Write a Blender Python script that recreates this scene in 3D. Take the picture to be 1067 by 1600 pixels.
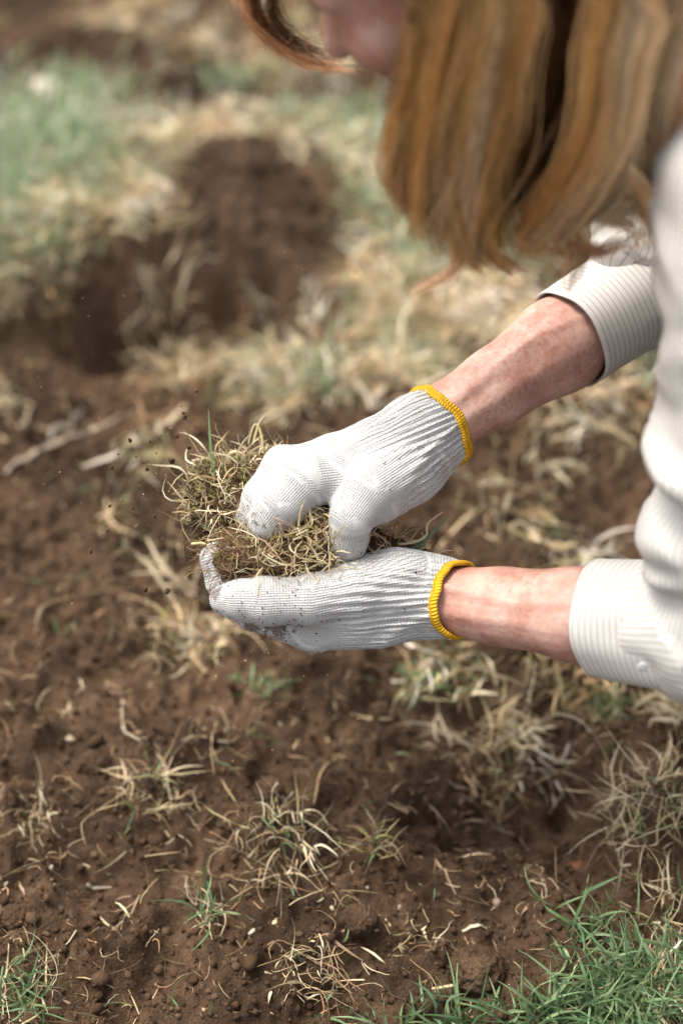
import bpy, math
import numpy as np
from mathutils import Vector

# ------------------------------------------------------------------ camera, sky, sun, exposure
scene = bpy.context.scene
for o in list(bpy.data.objects):
    bpy.data.objects.remove(o)
COL = scene.collection
R = math.radians
PITCH, DIST, PPM = R(45), 1.5, 1780.0            # camera tilt, focus distance, photo pixels per metre there
T = np.array([0.0, 0.0, 0.30])                   # point the camera looks at
Fw = np.array([0, math.cos(PITCH), -math.sin(PITCH)])
Up = np.array([0, math.sin(PITCH), math.cos(PITCH)])
Rt = np.array([1.0, 0, 0])
CAM = T - DIST * Fw
cd = bpy.data.cameras.new('camera')
cam = bpy.data.objects.new('camera', cd)
COL.objects.link(cam)
cam.location = CAM
cam.rotation_euler = (math.pi / 2 - PITCH, 0, 0)
cd.sensor_width = 36
cd.lens = 36 * DIST * PPM / 1600
cd.clip_start, cd.clip_end = 0.02, 300
cd.dof.use_dof = True
cd.dof.focus_distance = DIST - 0.012
cd.dof.aperture_fstop = 1.65
scene.camera = cam

world = bpy.data.worlds.new('World')
scene.world = world
world.use_nodes = True
wn = world.node_tree
SUN_EL, SUN_AZ = R(66), R(-60)                   # azimuth from +Y towards +X: high sun, from the left
sky = wn.nodes.new('ShaderNodeTexSky')
sky.sky_type = 'NISHITA'
sky.sun_disc = False
sky.sun_elevation = SUN_EL
sky.sun_rotation = SUN_AZ
sky.dust_density = 6.0
sky.ozone_density = 0.6
bg = wn.nodes['Background']
bg.inputs[1].default_value = 0.15
hsv = wn.nodes.new('ShaderNodeHueSaturation')      # thin cloud: a whiter sky, the same all round
hsv.inputs['Saturation'].default_value = 0.35
wn.links.new(sky.outputs[0], hsv.inputs['Color'])
wn.links.new(hsv.outputs[0], bg.inputs[0])
sl = bpy.data.lights.new('sun', 'SUN')
sl.energy = 1.7
sl.angle = R(22)
sl.color = (1.0, 0.94, 0.85)
sun = bpy.data.objects.new('sun', sl)
COL.objects.link(sun)
sd = Vector((math.sin(SUN_AZ) * math.cos(SUN_EL), math.cos(SUN_AZ) * math.cos(SUN_EL), math.sin(SUN_EL)))
sun.rotation_euler = sd.to_track_quat('Z', 'Y').to_euler()
scene.view_settings.view_transform = 'Standard'
scene.view_settings.look = 'None'
scene.view_settings.gamma = 1
scene.view_settings.exposure = 1.22
scene.render.engine = 'CYCLES'
scene.cycles.use_denoising = True
scene.cycles.max_bounces = 8

# ------------------------------------------------------------------ helpers
def I(px, py, c=0.0):
    """a point seen at photo pixel px,py, c metres nearer to the camera than the focus plane"""
    s = (DIST - c) / DIST / PPM
    return T + Rt * (px - 533.5) * s + Up * (800 - py) * s - Fw * c

def rays(px, py):
    px, py = np.asarray(px, float), np.asarray(py, float)
    d = Fw[None] * DIST + Rt[None] * ((px - 533.5) / PPM)[:, None] + Up[None] * ((800 - py) / PPM)[:, None]
    return d

def RY(px, py, Y):
    d = rays([px], [py])[0]
    return CAM + d * (Y - CAM[1]) / d[1]

def G0(px, py, z=0.0):
    d = rays(np.atleast_1d(px), np.atleast_1d(py))
    t = (z - CAM[2]) / d[:, 2]
    return CAM[None] + d * np.asarray(t)[:, None]

_tabs = {}
def vnoise(P, seed=0):
    P = np.asarray(P, float)
    if seed not in _tabs:
        _tabs[seed] = np.random.default_rng(1000 + seed).random(4096)
    tab = _tabs[seed]
    n = P.shape[1]
    i = np.floor(P).astype(np.int64)
    f = P - i
    f = f * f * (3 - 2 * f)
    prim = np.array([73856093, 19349663, 83492791])[:n]
    out = 0
    for corner in range(2 ** n):
        off = np.array([(corner >> k) & 1 for k in range(n)])
        w = np.prod(np.where(off, f, 1 - f), axis=1)
        h = (i + off) * prim
        hh = h[:, 0]
        for k in range(1, n):
            hh = hh ^ h[:, k]
        out = out + w * tab[(hh ^ (hh >> 11)) & 4095]
    return out * 2 - 1

def fbm(P, seed=0, oct=4, gain=0.5):
    a, s, t = 1.0, 0.0, 0.0
    for k in range(oct):
        s = s + a * vnoise(P * 2 ** k + 17.3 * k, seed + k)
        t += a
        a *= gain
    return s / t

def mk(name, V, Fc, mat, parent=None, attrs=None, smooth=True, col=None):
    V = np.asarray(V, np.float32)
    Fc = np.asarray(Fc, np.int32)
    k = Fc.shape[1]
    me = bpy.data.meshes.new(name)
    me.vertices.add(len(V))
    me.vertices.foreach_set('co', V.ravel())
    me.loops.add(Fc.size)
    me.loops.foreach_set('vertex_index', Fc.ravel())
    me.polygons.add(len(Fc))
    me.polygons.foreach_set('loop_start', np.arange(0, Fc.size, k, dtype=np.int32))
    me.polygons.foreach_set('loop_total', np.full(len(Fc), k, np.int32))
    me.polygons.foreach_set('use_smooth', np.full(len(Fc), smooth))
    me.update(calc_edges=True)
    for an, av in (attrs or {}).items():
        at = me.attributes.new(an, 'FLOAT', 'POINT')
        at.data.foreach_set('value', np.asarray(av, np.float32))
    if col is not None:
        at = me.attributes.new('col', 'FLOAT_COLOR', 'POINT')
        c4 = np.ones((len(V), 4), np.float32)
        c4[:, :3] = col
        at.data.foreach_set('color', c4.ravel())
    me.validate()
    me.materials.append(mat)
    ob = bpy.data.objects.new(name, me)
    COL.objects.link(ob)
    if parent:
        ob.parent = parent
    return ob

def tag(o, label=None, cat=None, group=None, kind=None):
    if label: o['label'] = label
    if cat: o['category'] = cat
    if group: o['group'] = group
    if kind: o['kind'] = kind
    return o

def empty(name):
    o = bpy.data.objects.new(name, None)
    o.empty_display_size = 0.05
    COL.objects.link(o)
    return o

def vnormals(V, Fc):
    a, b, c = V[Fc[:, 0]], V[Fc[:, 1]], V[Fc[:, 2]]
    n = np.cross(b - a, c - a)
    N = np.zeros_like(V)
    for k in range(Fc.shape[1]):
        np.add.at(N, Fc[:, k], n)
    return N / (np.linalg.norm(N, axis=1, keepdims=True) + 1e-12)

class Field:
    """smooth-blended solid on a grid, meshed with surface nets"""
    def __init__(s, lo, hi, h):
        s.lo, s.h = np.asarray(lo, float), h
        s.n = np.ceil((np.asarray(hi, float) - s.lo) / h).astype(int) + 1
        s.v = np.full(s.n, 10.0, np.float32)
    def _box(s, lo, hi):
        a = np.clip(np.floor((lo - s.lo) / s.h).astype(int), 0, s.n)
        b = np.clip(np.ceil((hi - s.lo) / s.h).astype(int) + 1, 0, s.n)
        sl_ = tuple(slice(x, y) for x, y in zip(a, b))
        g = np.meshgrid(*[s.lo[k] + np.arange(a[k], b[k]) * s.h for k in range(3)], indexing='ij')
        return sl_, np.stack(g, -1)
    def _put(s, sl_, d, k, carve):
        a = s.v[sl_]
        if carve:
            hh = np.maximum(k - np.abs(a + d), 0) / k
            s.v[sl_] = np.maximum(a, -d) + hh * hh * k / 4
        else:
            hh = np.maximum(k - np.abs(a - d), 0) / k
            s.v[sl_] = np.minimum(a, d) - hh * hh * k / 4
    def cap(s, p, q, r1, r2, k=0.01, nrm=None, flat=1.0, carve=False):
        p, q = np.asarray(p, float), np.asarray(q, float)
        m = max(r1, r2) + k + 4 * s.h
        sl_, g = s._box(np.minimum(p, q) - m, np.maximum(p, q) + m)
        if g.size == 0: return
        ba = q - p
        pa = g - p
        t = np.clip((pa @ ba) / max(ba @ ba, 1e-12), 0, 1)
        off = pa - t[..., None] * ba
        if nrm is not None:
            nn = np.asarray(nrm, float) / np.linalg.norm(nrm)
            off = off + (flat - 1) * (off @ nn)[..., None] * nn
        s._put(sl_, np.linalg.norm(off, axis=-1) - (r1 + (r2 - r1) * t), k, carve)
    def ell(s, c, rad, axes=np.eye(3), k=0.01, carve=False):
        c, rad = np.asarray(c, float), np.asarray(rad, float)
        m = rad.max() + k + 4 * s.h
        sl_, g = s._box(c - m, c + m)
        if g.size == 0: return
        l = (g - c) @ np.asarray(axes).T
        k0 = np.linalg.norm(l / rad, axis=-1)
        k1 = np.linalg.norm(l / rad ** 2, axis=-1) + 1e-9
        s._put(sl_, k0 * (k0 - 1) / k1, k, carve)
    def mesh(s, smooth=0):
        v = s.v
        sg = v < 0
        n = s.n
        cs = [(a, b, c) for a in (0, 1) for b in (0, 1) for c in (0, 1)]
        tot = sum(sg[a:n[0] - 1 + a, b:n[1] - 1 + b, c:n[2] - 1 + c].astype(np.int8) for a, b, c in cs)
        act = np.argwhere((tot > 0) & (tot < 8))
        cv = np.stack([v[act[:, 0] + a, act[:, 1] + b, act[:, 2] + c] for a, b, c in cs], 1)
        pos, cnt = np.zeros((len(act), 3)), np.zeros(len(act))
        for i in range(8):
            for j in range(i + 1, 8):
                ci, cj = np.array(cs[i]), np.array(cs[j])
                if np.abs(ci - cj).sum() != 1: continue
                x = (cv[:, i] < 0) != (cv[:, j] < 0)
                t = cv[:, i] / np.where(x, cv[:, i] - cv[:, j], 1)
                pos += np.where(x[:, None], ci + t[:, None] * (cj - ci), 0)
                cnt += x
        V = s.lo + (act + pos / cnt[:, None]) * s.h
        idx = np.full(n - 1, -1, np.int64)
        idx[tuple(act.T)] = np.arange(len(act))
        quads = []
        for ax in range(3):
            o1, o2 = [(1, 2), (2, 0), (0, 1)][ax]
            e = [slice(None)] * 3; f = [slice(None)] * 3
            e[ax] = slice(0, -1); f[ax] = slice(1, None)
            A, B = sg[tuple(e)], sg[tuple(f)]
            w = np.argwhere(A != B)
            w = w[(w[:, o1] > 0) & (w[:, o2] > 0) & (w[:, o1] < n[o1] - 1) & (w[:, o2] < n[o2] - 1)]
            inside = sg[tuple(w.T)]
            u1 = np.zeros(3, int); u1[o1] = 1
            u2 = np.zeros(3, int); u2[o2] = 1
            q = np.stack([idx[tuple(x.T)] for x in (w - u1 - u2, w - u2, w, w - u1)], 1)
            q[~inside] = q[~inside][:, ::-1]
            quads.append(q)
        Q = np.concatenate(quads)
        Q = Q[(Q >= 0).all(1)]
        for _ in range(smooth):
            acc, c2 = np.zeros_like(V), np.zeros(len(V))
            for k in range(4):
                a, b = Q[:, k], Q[:, (k + 1) % 4]
                np.add.at(acc, a, V[b]); np.add.at(c2, a, 1)
                np.add.at(acc, b, V[a]); np.add.at(c2, b, 1)
            V = V * 0.5 + 0.5 * acc / np.maximum(c2, 1)[:, None]
        return V, Q

def bone_coords(V, bones, ref):
    """bones: (p, q, r1, r2, start). For each vertex: nearest bone's index, distance along its chain, arc around it, t"""
    best = np.full(len(V), 9.0)
    kb, along, arc, tt = (np.zeros(len(V)) for _ in range(4))
    for i, (p, q, r1, r2, s0) in enumerate(bones):
        p, q = np.asarray(p), np.asarray(q)
        ba = q - p; L = np.linalg.norm(ba); ax = ba / L
        e1 = ref - ax * (ref @ ax); e1 /= np.linalg.norm(e1); e2 = np.cross(ax, e1)
        pa = V - p
        tr = (pa @ ax) / L
        t = np.clip(tr, 0, 1)
        off = pa - np.outer(t * L, ax)
        d = np.linalg.norm(off, axis=1) - (r1 + (r2 - r1) * t)
        m = d < best
        best[m] = d[m]; kb[m] = i; tt[m] = t[m]
        along[m] = (s0 + np.clip(tr, -.4, 1.4) * L)[m]
        arc[m] = (np.arctan2(off @ e2, off @ e1) * (r1 + r2) / 2)[m]
    return kb.astype(int), along, arc, tt

def loft(rings):
    """rings (n, m, 3) -> tube of quads"""
    rings = np.asarray(rings)
    n, m = rings.shape[:2]
    i, j = np.meshgrid(np.arange(n - 1), np.arange(m), indexing='ij')
    j2 = (j + 1) % m
    Fc = np.stack([i * m + j, i * m + j2, (i + 1) * m + j2, (i + 1) * m + j], -1).reshape(-1, 4)
    return rings.reshape(-1, 3), Fc

# --- many thin fibres at once
def paths(rng, p0, d0, length, S=6, grav=0.0, wander=0.3, bend=None):
    N = len(p0)
    P = np.zeros((N, S + 1, 3)); P[:, 0] = p0
    d = d0 / np.linalg.norm(d0, axis=1, keepdims=True)
    if bend is None:
        bend = rng.normal(0, wander, (N, 3))
    for k in range(S):
        P[:, k + 1] = P[:, k] + d * (length / S)[:, None]
        d = d + (bend + rng.normal(0, wander * .6, (N, 3))) / S * 3
        d[:, 2] -= grav * (np.ones(N) if np.isscalar(grav) else 1) / S
        d /= np.linalg.norm(d, axis=1, keepdims=True)
    return P

def ribbon(P, w, col, rng, taper=0.85):
    """tapered, slightly folded leaf blades"""
    N, S1 = P.shape[:2]
    tan = np.gradient(P, axis=1)
    side = np.cross(tan, rng.normal(0, 1, (N, 1, 3)) * [1, 1, .4])
    side /= np.linalg.norm(side, axis=2, keepdims=True) + 1e-9
    nr = np.cross(tan, side); nr /= np.linalg.norm(nr, axis=2, keepdims=True) + 1e-9
    s = np.linspace(0, 1, S1)
    prof = (0.55 + 0.45 * np.minimum(s * 3, 1)) * (1 - taper * s ** 2.2)
    hw = .5 * w[:, None] * prof[None]
    A = P + side * hw[..., None] + nr * (hw * .35)[..., None]
    B = P
    C = P - side * hw[..., None] + nr * (hw * .35)[..., None]
    V = np.stack([A, B, C], 2).reshape(-1, 3)
    b = (np.arange(N) * S1 * 3)[:, None, None] + (np.arange(S1 - 1) * 3)[None, :, None]
    F1 = np.stack([b, b + 1, b + 4, b + 3], -1).reshape(-1, 4)
    F2 = np.stack([b + 1, b + 2, b + 5, b + 4], -1).reshape(-1, 4)
    return V, np.concatenate([F1, F2]), np.repeat(col, S1 * 3, axis=0)

def tubes(P, r, col, taper=0.6, sides=3):
    N, S1 = P.shape[:2]
    tan = np.gradient(P, axis=1)
    tan /= np.linalg.norm(tan, axis=2, keepdims=True) + 1e-9
    ref = np.array([.31, .52, .8])
    e1 = np.cross(tan, ref); e1 /= np.linalg.norm(e1, axis=2, keepdims=True) + 1e-9
    e2 = np.cross(tan, e1)
    rr = r[:, None] * (1 - taper * np.linspace(0, 1, S1) ** 2)[None]
    a = np.arange(sides) * 2 * np.pi / sides
    V = P[:, :, None] + rr[..., None, None] * (np.cos(a)[:, None] * e1[:, :, None] + np.sin(a)[:, None] * e2[:, :, None])
    b = (np.arange(N) * S1 * sides)[:, None, None] + (np.arange(S1 - 1) * sides)[None, :, None]
    k = np.arange(sides)[None, None]; k2 = (k + 1) % sides
    Fc = np.stack([b + k, b + k2, b + sides + k2, b + sides + k], -1).reshape(-1, 4)
    return V.reshape(-1, 3), Fc, np.repeat(col, S1 * sides, axis=0)

def cat(parts):
    V, F, C, o = [], [], [], 0
    for v, f, c in parts:
        V.append(v); F.append(f + o); C.append(c); o += len(v)
    return np.concatenate(V), np.concatenate(F), np.concatenate(C)

_t = (1 + 5 ** .5) / 2
ICO = np.array([(-1, _t, 0), (1, _t, 0), (-1, -_t, 0), (1, -_t, 0), (0, -1, _t), (0, 1, _t), (0, -1, -_t), (0, 1, -_t), (_t, 0, -1), (_t, 0, 1), (-_t, 0, -1), (-_t, 0, 1)]) / math.sqrt(1 + _t * _t)
ICOF = np.array([(0, 11, 5), (0, 5, 1), (0, 1, 7), (0, 7, 10), (0, 10, 11), (1, 5, 9), (5, 11, 4), (11, 10, 2), (10, 7, 6), (7, 1, 8), (3, 9, 4), (3, 4, 2), (3, 2, 6), (3, 6, 8), (3, 8, 9), (4, 9, 5), (2, 4, 11), (6, 2, 10), (8, 6, 7), (9, 8, 1)])
def lumps(rng, P, r, col):
    N = len(P)
    V = ICO[None] * (1 + rng.normal(0, .22, (N, 12, 1))) * (r[:, None] * rng.uniform(.65, 1.25, (N, 3)))[:, None]
    a = rng.uniform(0, 6.28, N); ca, sa = np.cos(a)[:, None], np.sin(a)[:, None]
    V = np.stack([V[..., 0] * ca - V[..., 1] * sa, V[..., 0] * sa + V[..., 1] * ca, V[..., 2]], -1) + P[:, None]
    Fc = (ICOF[None] + (np.arange(N) * 12)[:, None, None]).reshape(-1, 3)
    return V.reshape(-1, 3), Fc, np.repeat(col, 12, axis=0)

# ------------------------------------------------------------------ materials
class M:
    def __init__(s, name, rough=0.8, spec=0.3):
        s.m = bpy.data.materials.new(name); s.m.use_nodes = True
        s.nt = s.m.node_tree; s.b = s.nt.nodes['Principled BSDF']
        s.b.inputs['Roughness'].default_value = rough
        s.b.inputs['Specular IOR Level'].default_value = spec
    def n(s, t, **kw):
        nd = s.nt.nodes.new('ShaderNode' + t)
        for k, v in kw.items():
            if isinstance(k, str) and hasattr(nd, k): setattr(nd, k, v)
            else: nd.inputs[k.replace('_', ' ')].default_value = v
        return nd
    def l(s, a, b): s.nt.links.new(a, b)
    def put(s, inp, v):
        if hasattr(v, 'is_output') or hasattr(v, 'links'): s.l(v, inp)
        else: inp.default_value = v
    def math(s, op, a, b=0.0, c=0.0):
        nd = s.nt.nodes.new('ShaderNodeMath'); nd.operation = op
        for i, v in enumerate((a, b, c)): s.put(nd.inputs[i], v)
        return nd.outputs[0]
    def attr(s, name):
        nd = s.nt.nodes.new('ShaderNodeAttribute'); nd.attribute_name = name
        return nd
    def noise(s, scale, detail=3, rough=.55, vec=None, stretch=None):
        nd = s.nt.nodes.new('ShaderNodeTexNoise')
        nd.inputs['Scale'].default_value = scale; nd.inputs['Detail'].default_value = detail
        nd.inputs['Roughness'].default_value = rough
        if vec is None:
            vec = s.geo()
        s.l(vec, nd.inputs['Vector'])
        return nd.outputs['Fac']
    def geo(s):
        return s.nt.nodes.new('ShaderNodeNewGeometry').outputs['Position']
    def comb(s, x, y, z):
        nd = s.nt.nodes.new('ShaderNodeCombineXYZ')
        for i, v in enumerate((x, y, z)): s.put(nd.inputs[i], v)
        return nd.outputs[0]
    def ramp(s, f, stops):
        nd = s.nt.nodes.new('ShaderNodeValToRGB')
        e = nd.color_ramp.elements
        while len(e) < len(stops): e.new(0.5)
        for x, (p, c) in zip(e, stops):
            x.position = p; x.color = (c if len(c) == 4 else (*c, 1)) if hasattr(c, '__len__') else (c, c, c, 1)
        s.l(f, nd.inputs[0])
        return nd.outputs[0]
    def mix(s, f, a, b, blend='MIX'):
        nd = s.nt.nodes.new('ShaderNodeMix'); nd.data_type = 'RGBA'; nd.blend_type = blend
        s.put(nd.inputs[0], f)
        for i, v in ((6, a), (7, b)):
            if isinstance(v, tuple): v = (*v, 1) if len(v) == 3 else v
            s.put(nd.inputs[i], v)
        return nd.outputs[2]
    def base(s, v):
        if isinstance(v, tuple): v = (*v, 1)
        s.put(s.b.inputs['Base Color'], v)
    def bump(s, h, dist, strength=1.0, prev=None):
        nd = s.nt.nodes.new('ShaderNodeBump')
        nd.inputs['Strength'].default_value = strength; nd.inputs['Distance'].default_value = dist
        s.l(h, nd.inputs['Height'])
        if prev: s.l(prev, nd.inputs['Normal'])
        s.l(nd.outputs[0], s.b.inputs['Normal'])
        return nd.outputs[0]

SOIL_D, SOIL_M, SOIL_L = (.019, .0108, .006), (.056, .0325, .0185), (.120, .074, .045)
def soil_material():
    m = M('soil', .95, .12)
    big, mid, fine = m.noise(9, 4), m.noise(60, 5, .65), m.noise(420, 3, .7)
    f = m.math('ADD', m.math('MULTIPLY', big, .45), m.math('ADD', m.math('MULTIPLY', mid, .35), m.math('MULTIPLY', fine, .3)))
    c = m.ramp(f, [(.36, SOIL_D), (.53, SOIL_M), (.70, SOIL_L)])
    sod = m.attr('sod').outputs['Fac']
    c2 = m.ramp(mid, [(.3, (.07, .05, .025)), (.7, (.22, .17, .095))])
    dry = m.ramp(m.noise(5.5, 3, .6), [(.38, .75), (.62, 1.35)])     # damp and dried patches
    c = m.mix(1.0, c, dry, 'MULTIPLY')
    m.base(m.mix(m.math('MULTIPLY', sod, .3), c, c2))
    b = m.bump(mid, .012, .8)
    m.bump(fine, .003, .9, b)
    return m.m
def col_material(name, rough=.75, spec=.25, trans=0.0, bumpscale=0, vary=.25):
    m = M(name, rough, spec)
    a = m.attr('col').outputs['Color']
    n = m.noise(90, 3)
    c = m.mix(1.0, a, m.ramp(n, [(.25, 1 - vary), (.75, 1.0)]), 'MULTIPLY')
    m.base(c)
    if trans:
        t = m.n('BsdfTranslucent'); m.l(c, t.inputs[0])
        mx = m.n('MixShader'); mx.inputs[0].default_value = trans
        out = m.nt.nodes['Material Output']
        m.l(m.b.outputs[0], mx.inputs[1]); m.l(t.outputs[0], mx.inputs[2]); m.l(mx.outputs[0], out.inputs[0])
    if bumpscale:
        m.bump(m.noise(bumpscale, 3, .7), .002, .8)
    return m.m
MAT_SOIL = soil_material()
MAT_GRASS = col_material('grass_blade', .45, .45, .3)
MAT_STRAW = col_material('straw', .65, .3, .18)
MAT_CRUMB = col_material('soil_crumb', .95, .1, 0, 600)
MAT_STONE = col_material('pebble', .7, .3, 0, 300)
MAT_HAIR = col_material('hair', .38, .5, .3, 0, .12)

def skin_material():
    m = M('freckled_skin', .52, .35)
    al, ar = m.attr('along').outputs['Fac'], m.attr('arc').outputs['Fac']
    pos = m.geo()
    blot = m.noise(28, 4, .6)
    c = m.ramp(blot, [(.34, (.53, .345, .28)), (.5, (.455, .26, .205)), (.66, (.36, .175, .13))])
    fr = m.noise(210, 2, .5)
    fr2 = m.noise(430, 2, .5)
    dens = m.ramp(m.noise(14, 2), [(.40, 0.15), (.65, 1.0)])
    f = m.math('MULTIPLY', m.ramp(fr, [(.50, 0), (.62, 1.0)]), dens)
    c = m.mix(m.math('MULTIPLY', f, .68), c, (.33, .14, .085))
    f2 = m.ramp(fr2, [(.56, 0), (.66, 1.0)])
    c = m.mix(m.math('MULTIPLY', f2, .3), c, (.38, .17, .11))
    lip = m.attr('lip').outputs['Fac']
    c = m.mix(lip, c, (.25, .05, .045))
    m.base(c)
    m.b.inputs['Subsurface Weight'].default_value = .12
    m.b.inputs['Subsurface Radius'].default_value = (.008, .003, .0015)
    m.b.inputs['Subsurface Scale'].default_value = .5
    ten = m.noise(1, 3, .5, m.comb(m.math('MULTIPLY', al, 9), m.math('MULTIPLY', ar, 95), 0.0))
    b = m.bump(ten, .005, .22)
    wr = m.noise(1, 3, .6, m.comb(m.math('MULTIPLY', al, 420), m.math('MULTIPLY', ar, 130), 0.0))
    m.bump(wr, .0012, .6, b)
    return m.m
MAT_SKIN = skin_material()

def knit_material(name, colr, dirt=1.0):
    m = M(name, .92, .12)
    al, ar = m.attr('along').outputs['Fac'], m.attr('arc').outputs['Fac']
    wob = m.math('MULTIPLY', m.math('SUBTRACT', m.noise(120, 2), .5), .0011)
    u = m.math('ADD', ar, wob)
    colm = m.math('SINE', m.math('MULTIPLY', u, 2 * math.pi / .0021))
    row = m.math('SINE', m.math('ADD', m.math('MULTIPLY', al, 2 * math.pi / .0026), m.math('MULTIPLY', m.math('ABSOLUTE', colm), 1.3)))
    h = m.math('ADD', m.math('MULTIPLY', m.math('ABSOLUTE', m.math('SINE', m.math('MULTIPLY', u, math.pi / .0021))), .8), m.math('MULTIPLY', row, .22))
    fuzz = m.noise(1500, 2, .7)
    h = m.math('MULTIPLY', h, m.math('SUBTRACT', 1.0, m.math('MINIMUM', m.math('MULTIPLY', m.attr('seam').outputs['Fac'], 1.5), 1.0)))
    b = m.bump(m.math('ADD', h, m.math('MULTIPLY', fuzz, .5)), .0014, 1.0)
    stain = m.ramp(m.noise(26, 4, .62), [(.56, 0), (.78, 1.0)])
    c = m.mix(m.math('MULTIPLY', stain, .38 * dirt), colr, (.33, .25, .17))
    sp = m.ramp(m.noise(340, 2, .55), [(.665, 0), (.70, 1.0)])
    sp = m.math('MULTIPLY', sp, m.ramp(m.noise(30, 3, .6), [(.46, 0), (.60, 1.0)]))
    dt = m.attr('dirt').outputs['Fac']
    grime = m.ramp(m.math('ADD', m.noise(170, 4, .65), m.math('MULTIPLY', dt, .42)), [(.72, 0), (.88, 1.0)])
    c = m.mix(m.math('MULTIPLY', sp, .75 * dirt), c, (.10, .065, .04))
    c = m.mix(m.math('MULTIPLY', grime, .85), c, (.11, .060, .030))
    m.base(c)
    m.b.inputs['Sheen Weight'].default_value = .25
    m.b.inputs['Sheen Roughness'].default_value = .6
    return m.m
MAT_KNIT = knit_material('cotton_knit', (.49, .485, .475))
def hem_material():
    m = M('yellow_overlock', .75, .25)
    al, ar = m.attr('along').outputs['Fac'], m.attr('arc').outputs['Fac']
    w = m.math('SINE', m.math('ADD', m.math('MULTIPLY', al, 2 * math.pi / .0026), m.math('MULTIPLY', ar, 500)))
    c = m.ramp(m.math('ADD', m.math('MULTIPLY', w, .35), m.noise(400, 2)), [(.2, (.62, .30, .010)), (.8, (.72, .41, .016))])
    m.base(c)
    m.bump(w, .0008, .8)
    return m.m
MAT_HEM = hem_material()

def stripe_material():
    m = M('striped_shirt_cotton', .85, .15)
    u = m.attr('arc').outputs['Fac']
    wave = m.math('FRACT', m.math('DIVIDE', u, .0054))
    s = m.ramp(wave, [(0.0, 0.0), (.58, 0.0), (.64, .9), (.72, 1.0), (.80, .9), (.86, 0.0)])
    c = m.mix(s, (.50, .485, .46), (.36, .315, .26))
    m.base(c)
    wv = m.noise(1100, 2, .6)
    m.bump(wv, .0006, .5)
    return m.m
MAT_SHIRT = stripe_material()
def plain(name, c, rough=.85, spec=.2, nscale=300, bump=.0008):
    m = M(name, rough, spec)
    n = m.noise(nscale, 3)
    m.base(m.mix(n, tuple(x * .75 for x in c), tuple(min(1, x * 1.2) for x in c)))
    m.bump(n, bump, .6)
    return m.m

# ------------------------------------------------------------------ the ground
LAWN = [  # photo px, py, spread x, spread y, blades
    (85, 235, 105, 60, 1500), (20, 320, 70, 60, 700), (120, 140, 70, 22, 160), (490, 190, 60, 22, 120), (545, 215, 60, 35, 320),
    (610, 320, 55, 45, 380), (665, 392, 45, 30, 300), (580, 500, 60, 40, 120), (470, 590, 50, 30, 90), (740, 350, 60, 60, 260), (370, 130, 50, 16, 130), (900, 330, 90, 70, 300),
    (50, 420, 45, 35, 200), (650, 560, 22, 14, 40), (1000, 560, 40, 60, 80)]
LAWN_NEAR = [(985, 1575, 75, 34, 420), (930, 1465, 36, 36, 70), (1040, 1520, 40, 40, 90), (850, 1590, 60, 16, 110), (700, 1604, 60, 10, 60), (1100, 1600, 60, 60, 200)]
THATCH = [
    (20, 430, 45, 38, 330), (110, 350, 65, 32, 420), (190, 285, 65, 28, 380), (250, 235, 60, 22, 300), (390, 205, 85, 24, 420), (230, 320, 50, 30, 200),
    (520, 250, 45, 30, 260), (555, 330, 40, 45, 220), (590, 430, 55, 45, 340), (630, 510, 75, 45, 480), (700, 460, 60, 40, 280), (770, 470, 50, 40, 200),
    (450, 540, 45, 26, 160), (365, 575, 45, 38, 240), (262, 560, 26, 36, 140), (570, 590, 55, 30, 200), (440, 610, 40, 26, 110), (880, 640, 70, 36, 130),
    (790, 770, 65, 36, 110), (990, 640, 50, 50, 120), (900, 860, 60, 26, 60), (225, 690, 42, 30, 80), (470, 100, 60, 20, 160), (150, 25, 120, 20, 200),
    (300, 60, 70, 22, 150), (480, 20, 80, 30, 160), (650, 250, 60, 50, 150), (840, 500, 60, 40, 130), (300, 1000, 40, 18, 90), (200, 860, 90, 60, 60),
    (1040, 1080, 50, 40, 110), (930, 1060, 60, 30, 70), (680, 1060, 60, 24, 60), (780, 1150, 60, 40, 60), (1050, 1560, 40, 50, 130), (20, 620, 25, 22, 60)]
RELIEF = [  # px, py, spread x, spread y, height in metres
    (60, 300, 170, 110, .035), (220, 290, 90, 45, .035), (110, 410, 120, 30, .06), (150, 500, 150, 36, -.10), (90, 600, 120, 26, -.03), (430, 330, 120, 50, .11), (300, 420, 90, 26, .04), (330, 440, 90, 30, .01),
    (420, 490, 130, 24, -.05), (600, 480, 100, 60, .03), (330, 125, 90, 22, -.07), (160, 70, 120, 24, .03), (430, 210, 90, 28, .02),
    (830, 1230, 100, 60, -.06), (1020, 1255, 55, 60, .055), (640, 1130, 120, 35, -.03), (420, 1300, 80, 30, .015), (745, 1520, 70, 40, -.012), (880, 700, 90, 40, -.025), (950, 1060, 80, 30, -.03),
    (300, 1190, 160, 40, .015), (980, 1500, 90, 70, .012), (800, 790, 80, 40, .02), (240, 690, 70, 30, .015), (590, 860, 90, 30, -.02)]
def to_ground(L):
    out = []
    for px, py, rx, ry, a in L:
        c = G0([px], [py])[0]; ex = abs(G0([px + rx], [py])[0][0] - c[0]); ey = abs(G0([px], [py - ry])[0][1] - c[1])
        out.append((c[0], c[1], ex, ey, a))
    return out
_rel = to_ground(RELIEF)
_veg = to_ground([x for x in LAWN + LAWN_NEAR + THATCH if x[4] > 130])
def sod_mask(x, y):
    s = np.zeros_like(x)
    for cx, cy, ex, ey, n in _veg:
        s += np.exp(-.5 * (((x - cx) / ex) ** 2 + ((y - cy) / ey) ** 2)) * min(1, n / 300)
    far = np.maximum(np.abs(x) - .75, np.maximum(y - 1.55, -.42 - y))
    return np.clip(np.maximum(np.clip(s * 1.3 - .15, 0, 1), np.clip(far * 4, 0, .9)), 0, 1)
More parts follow.
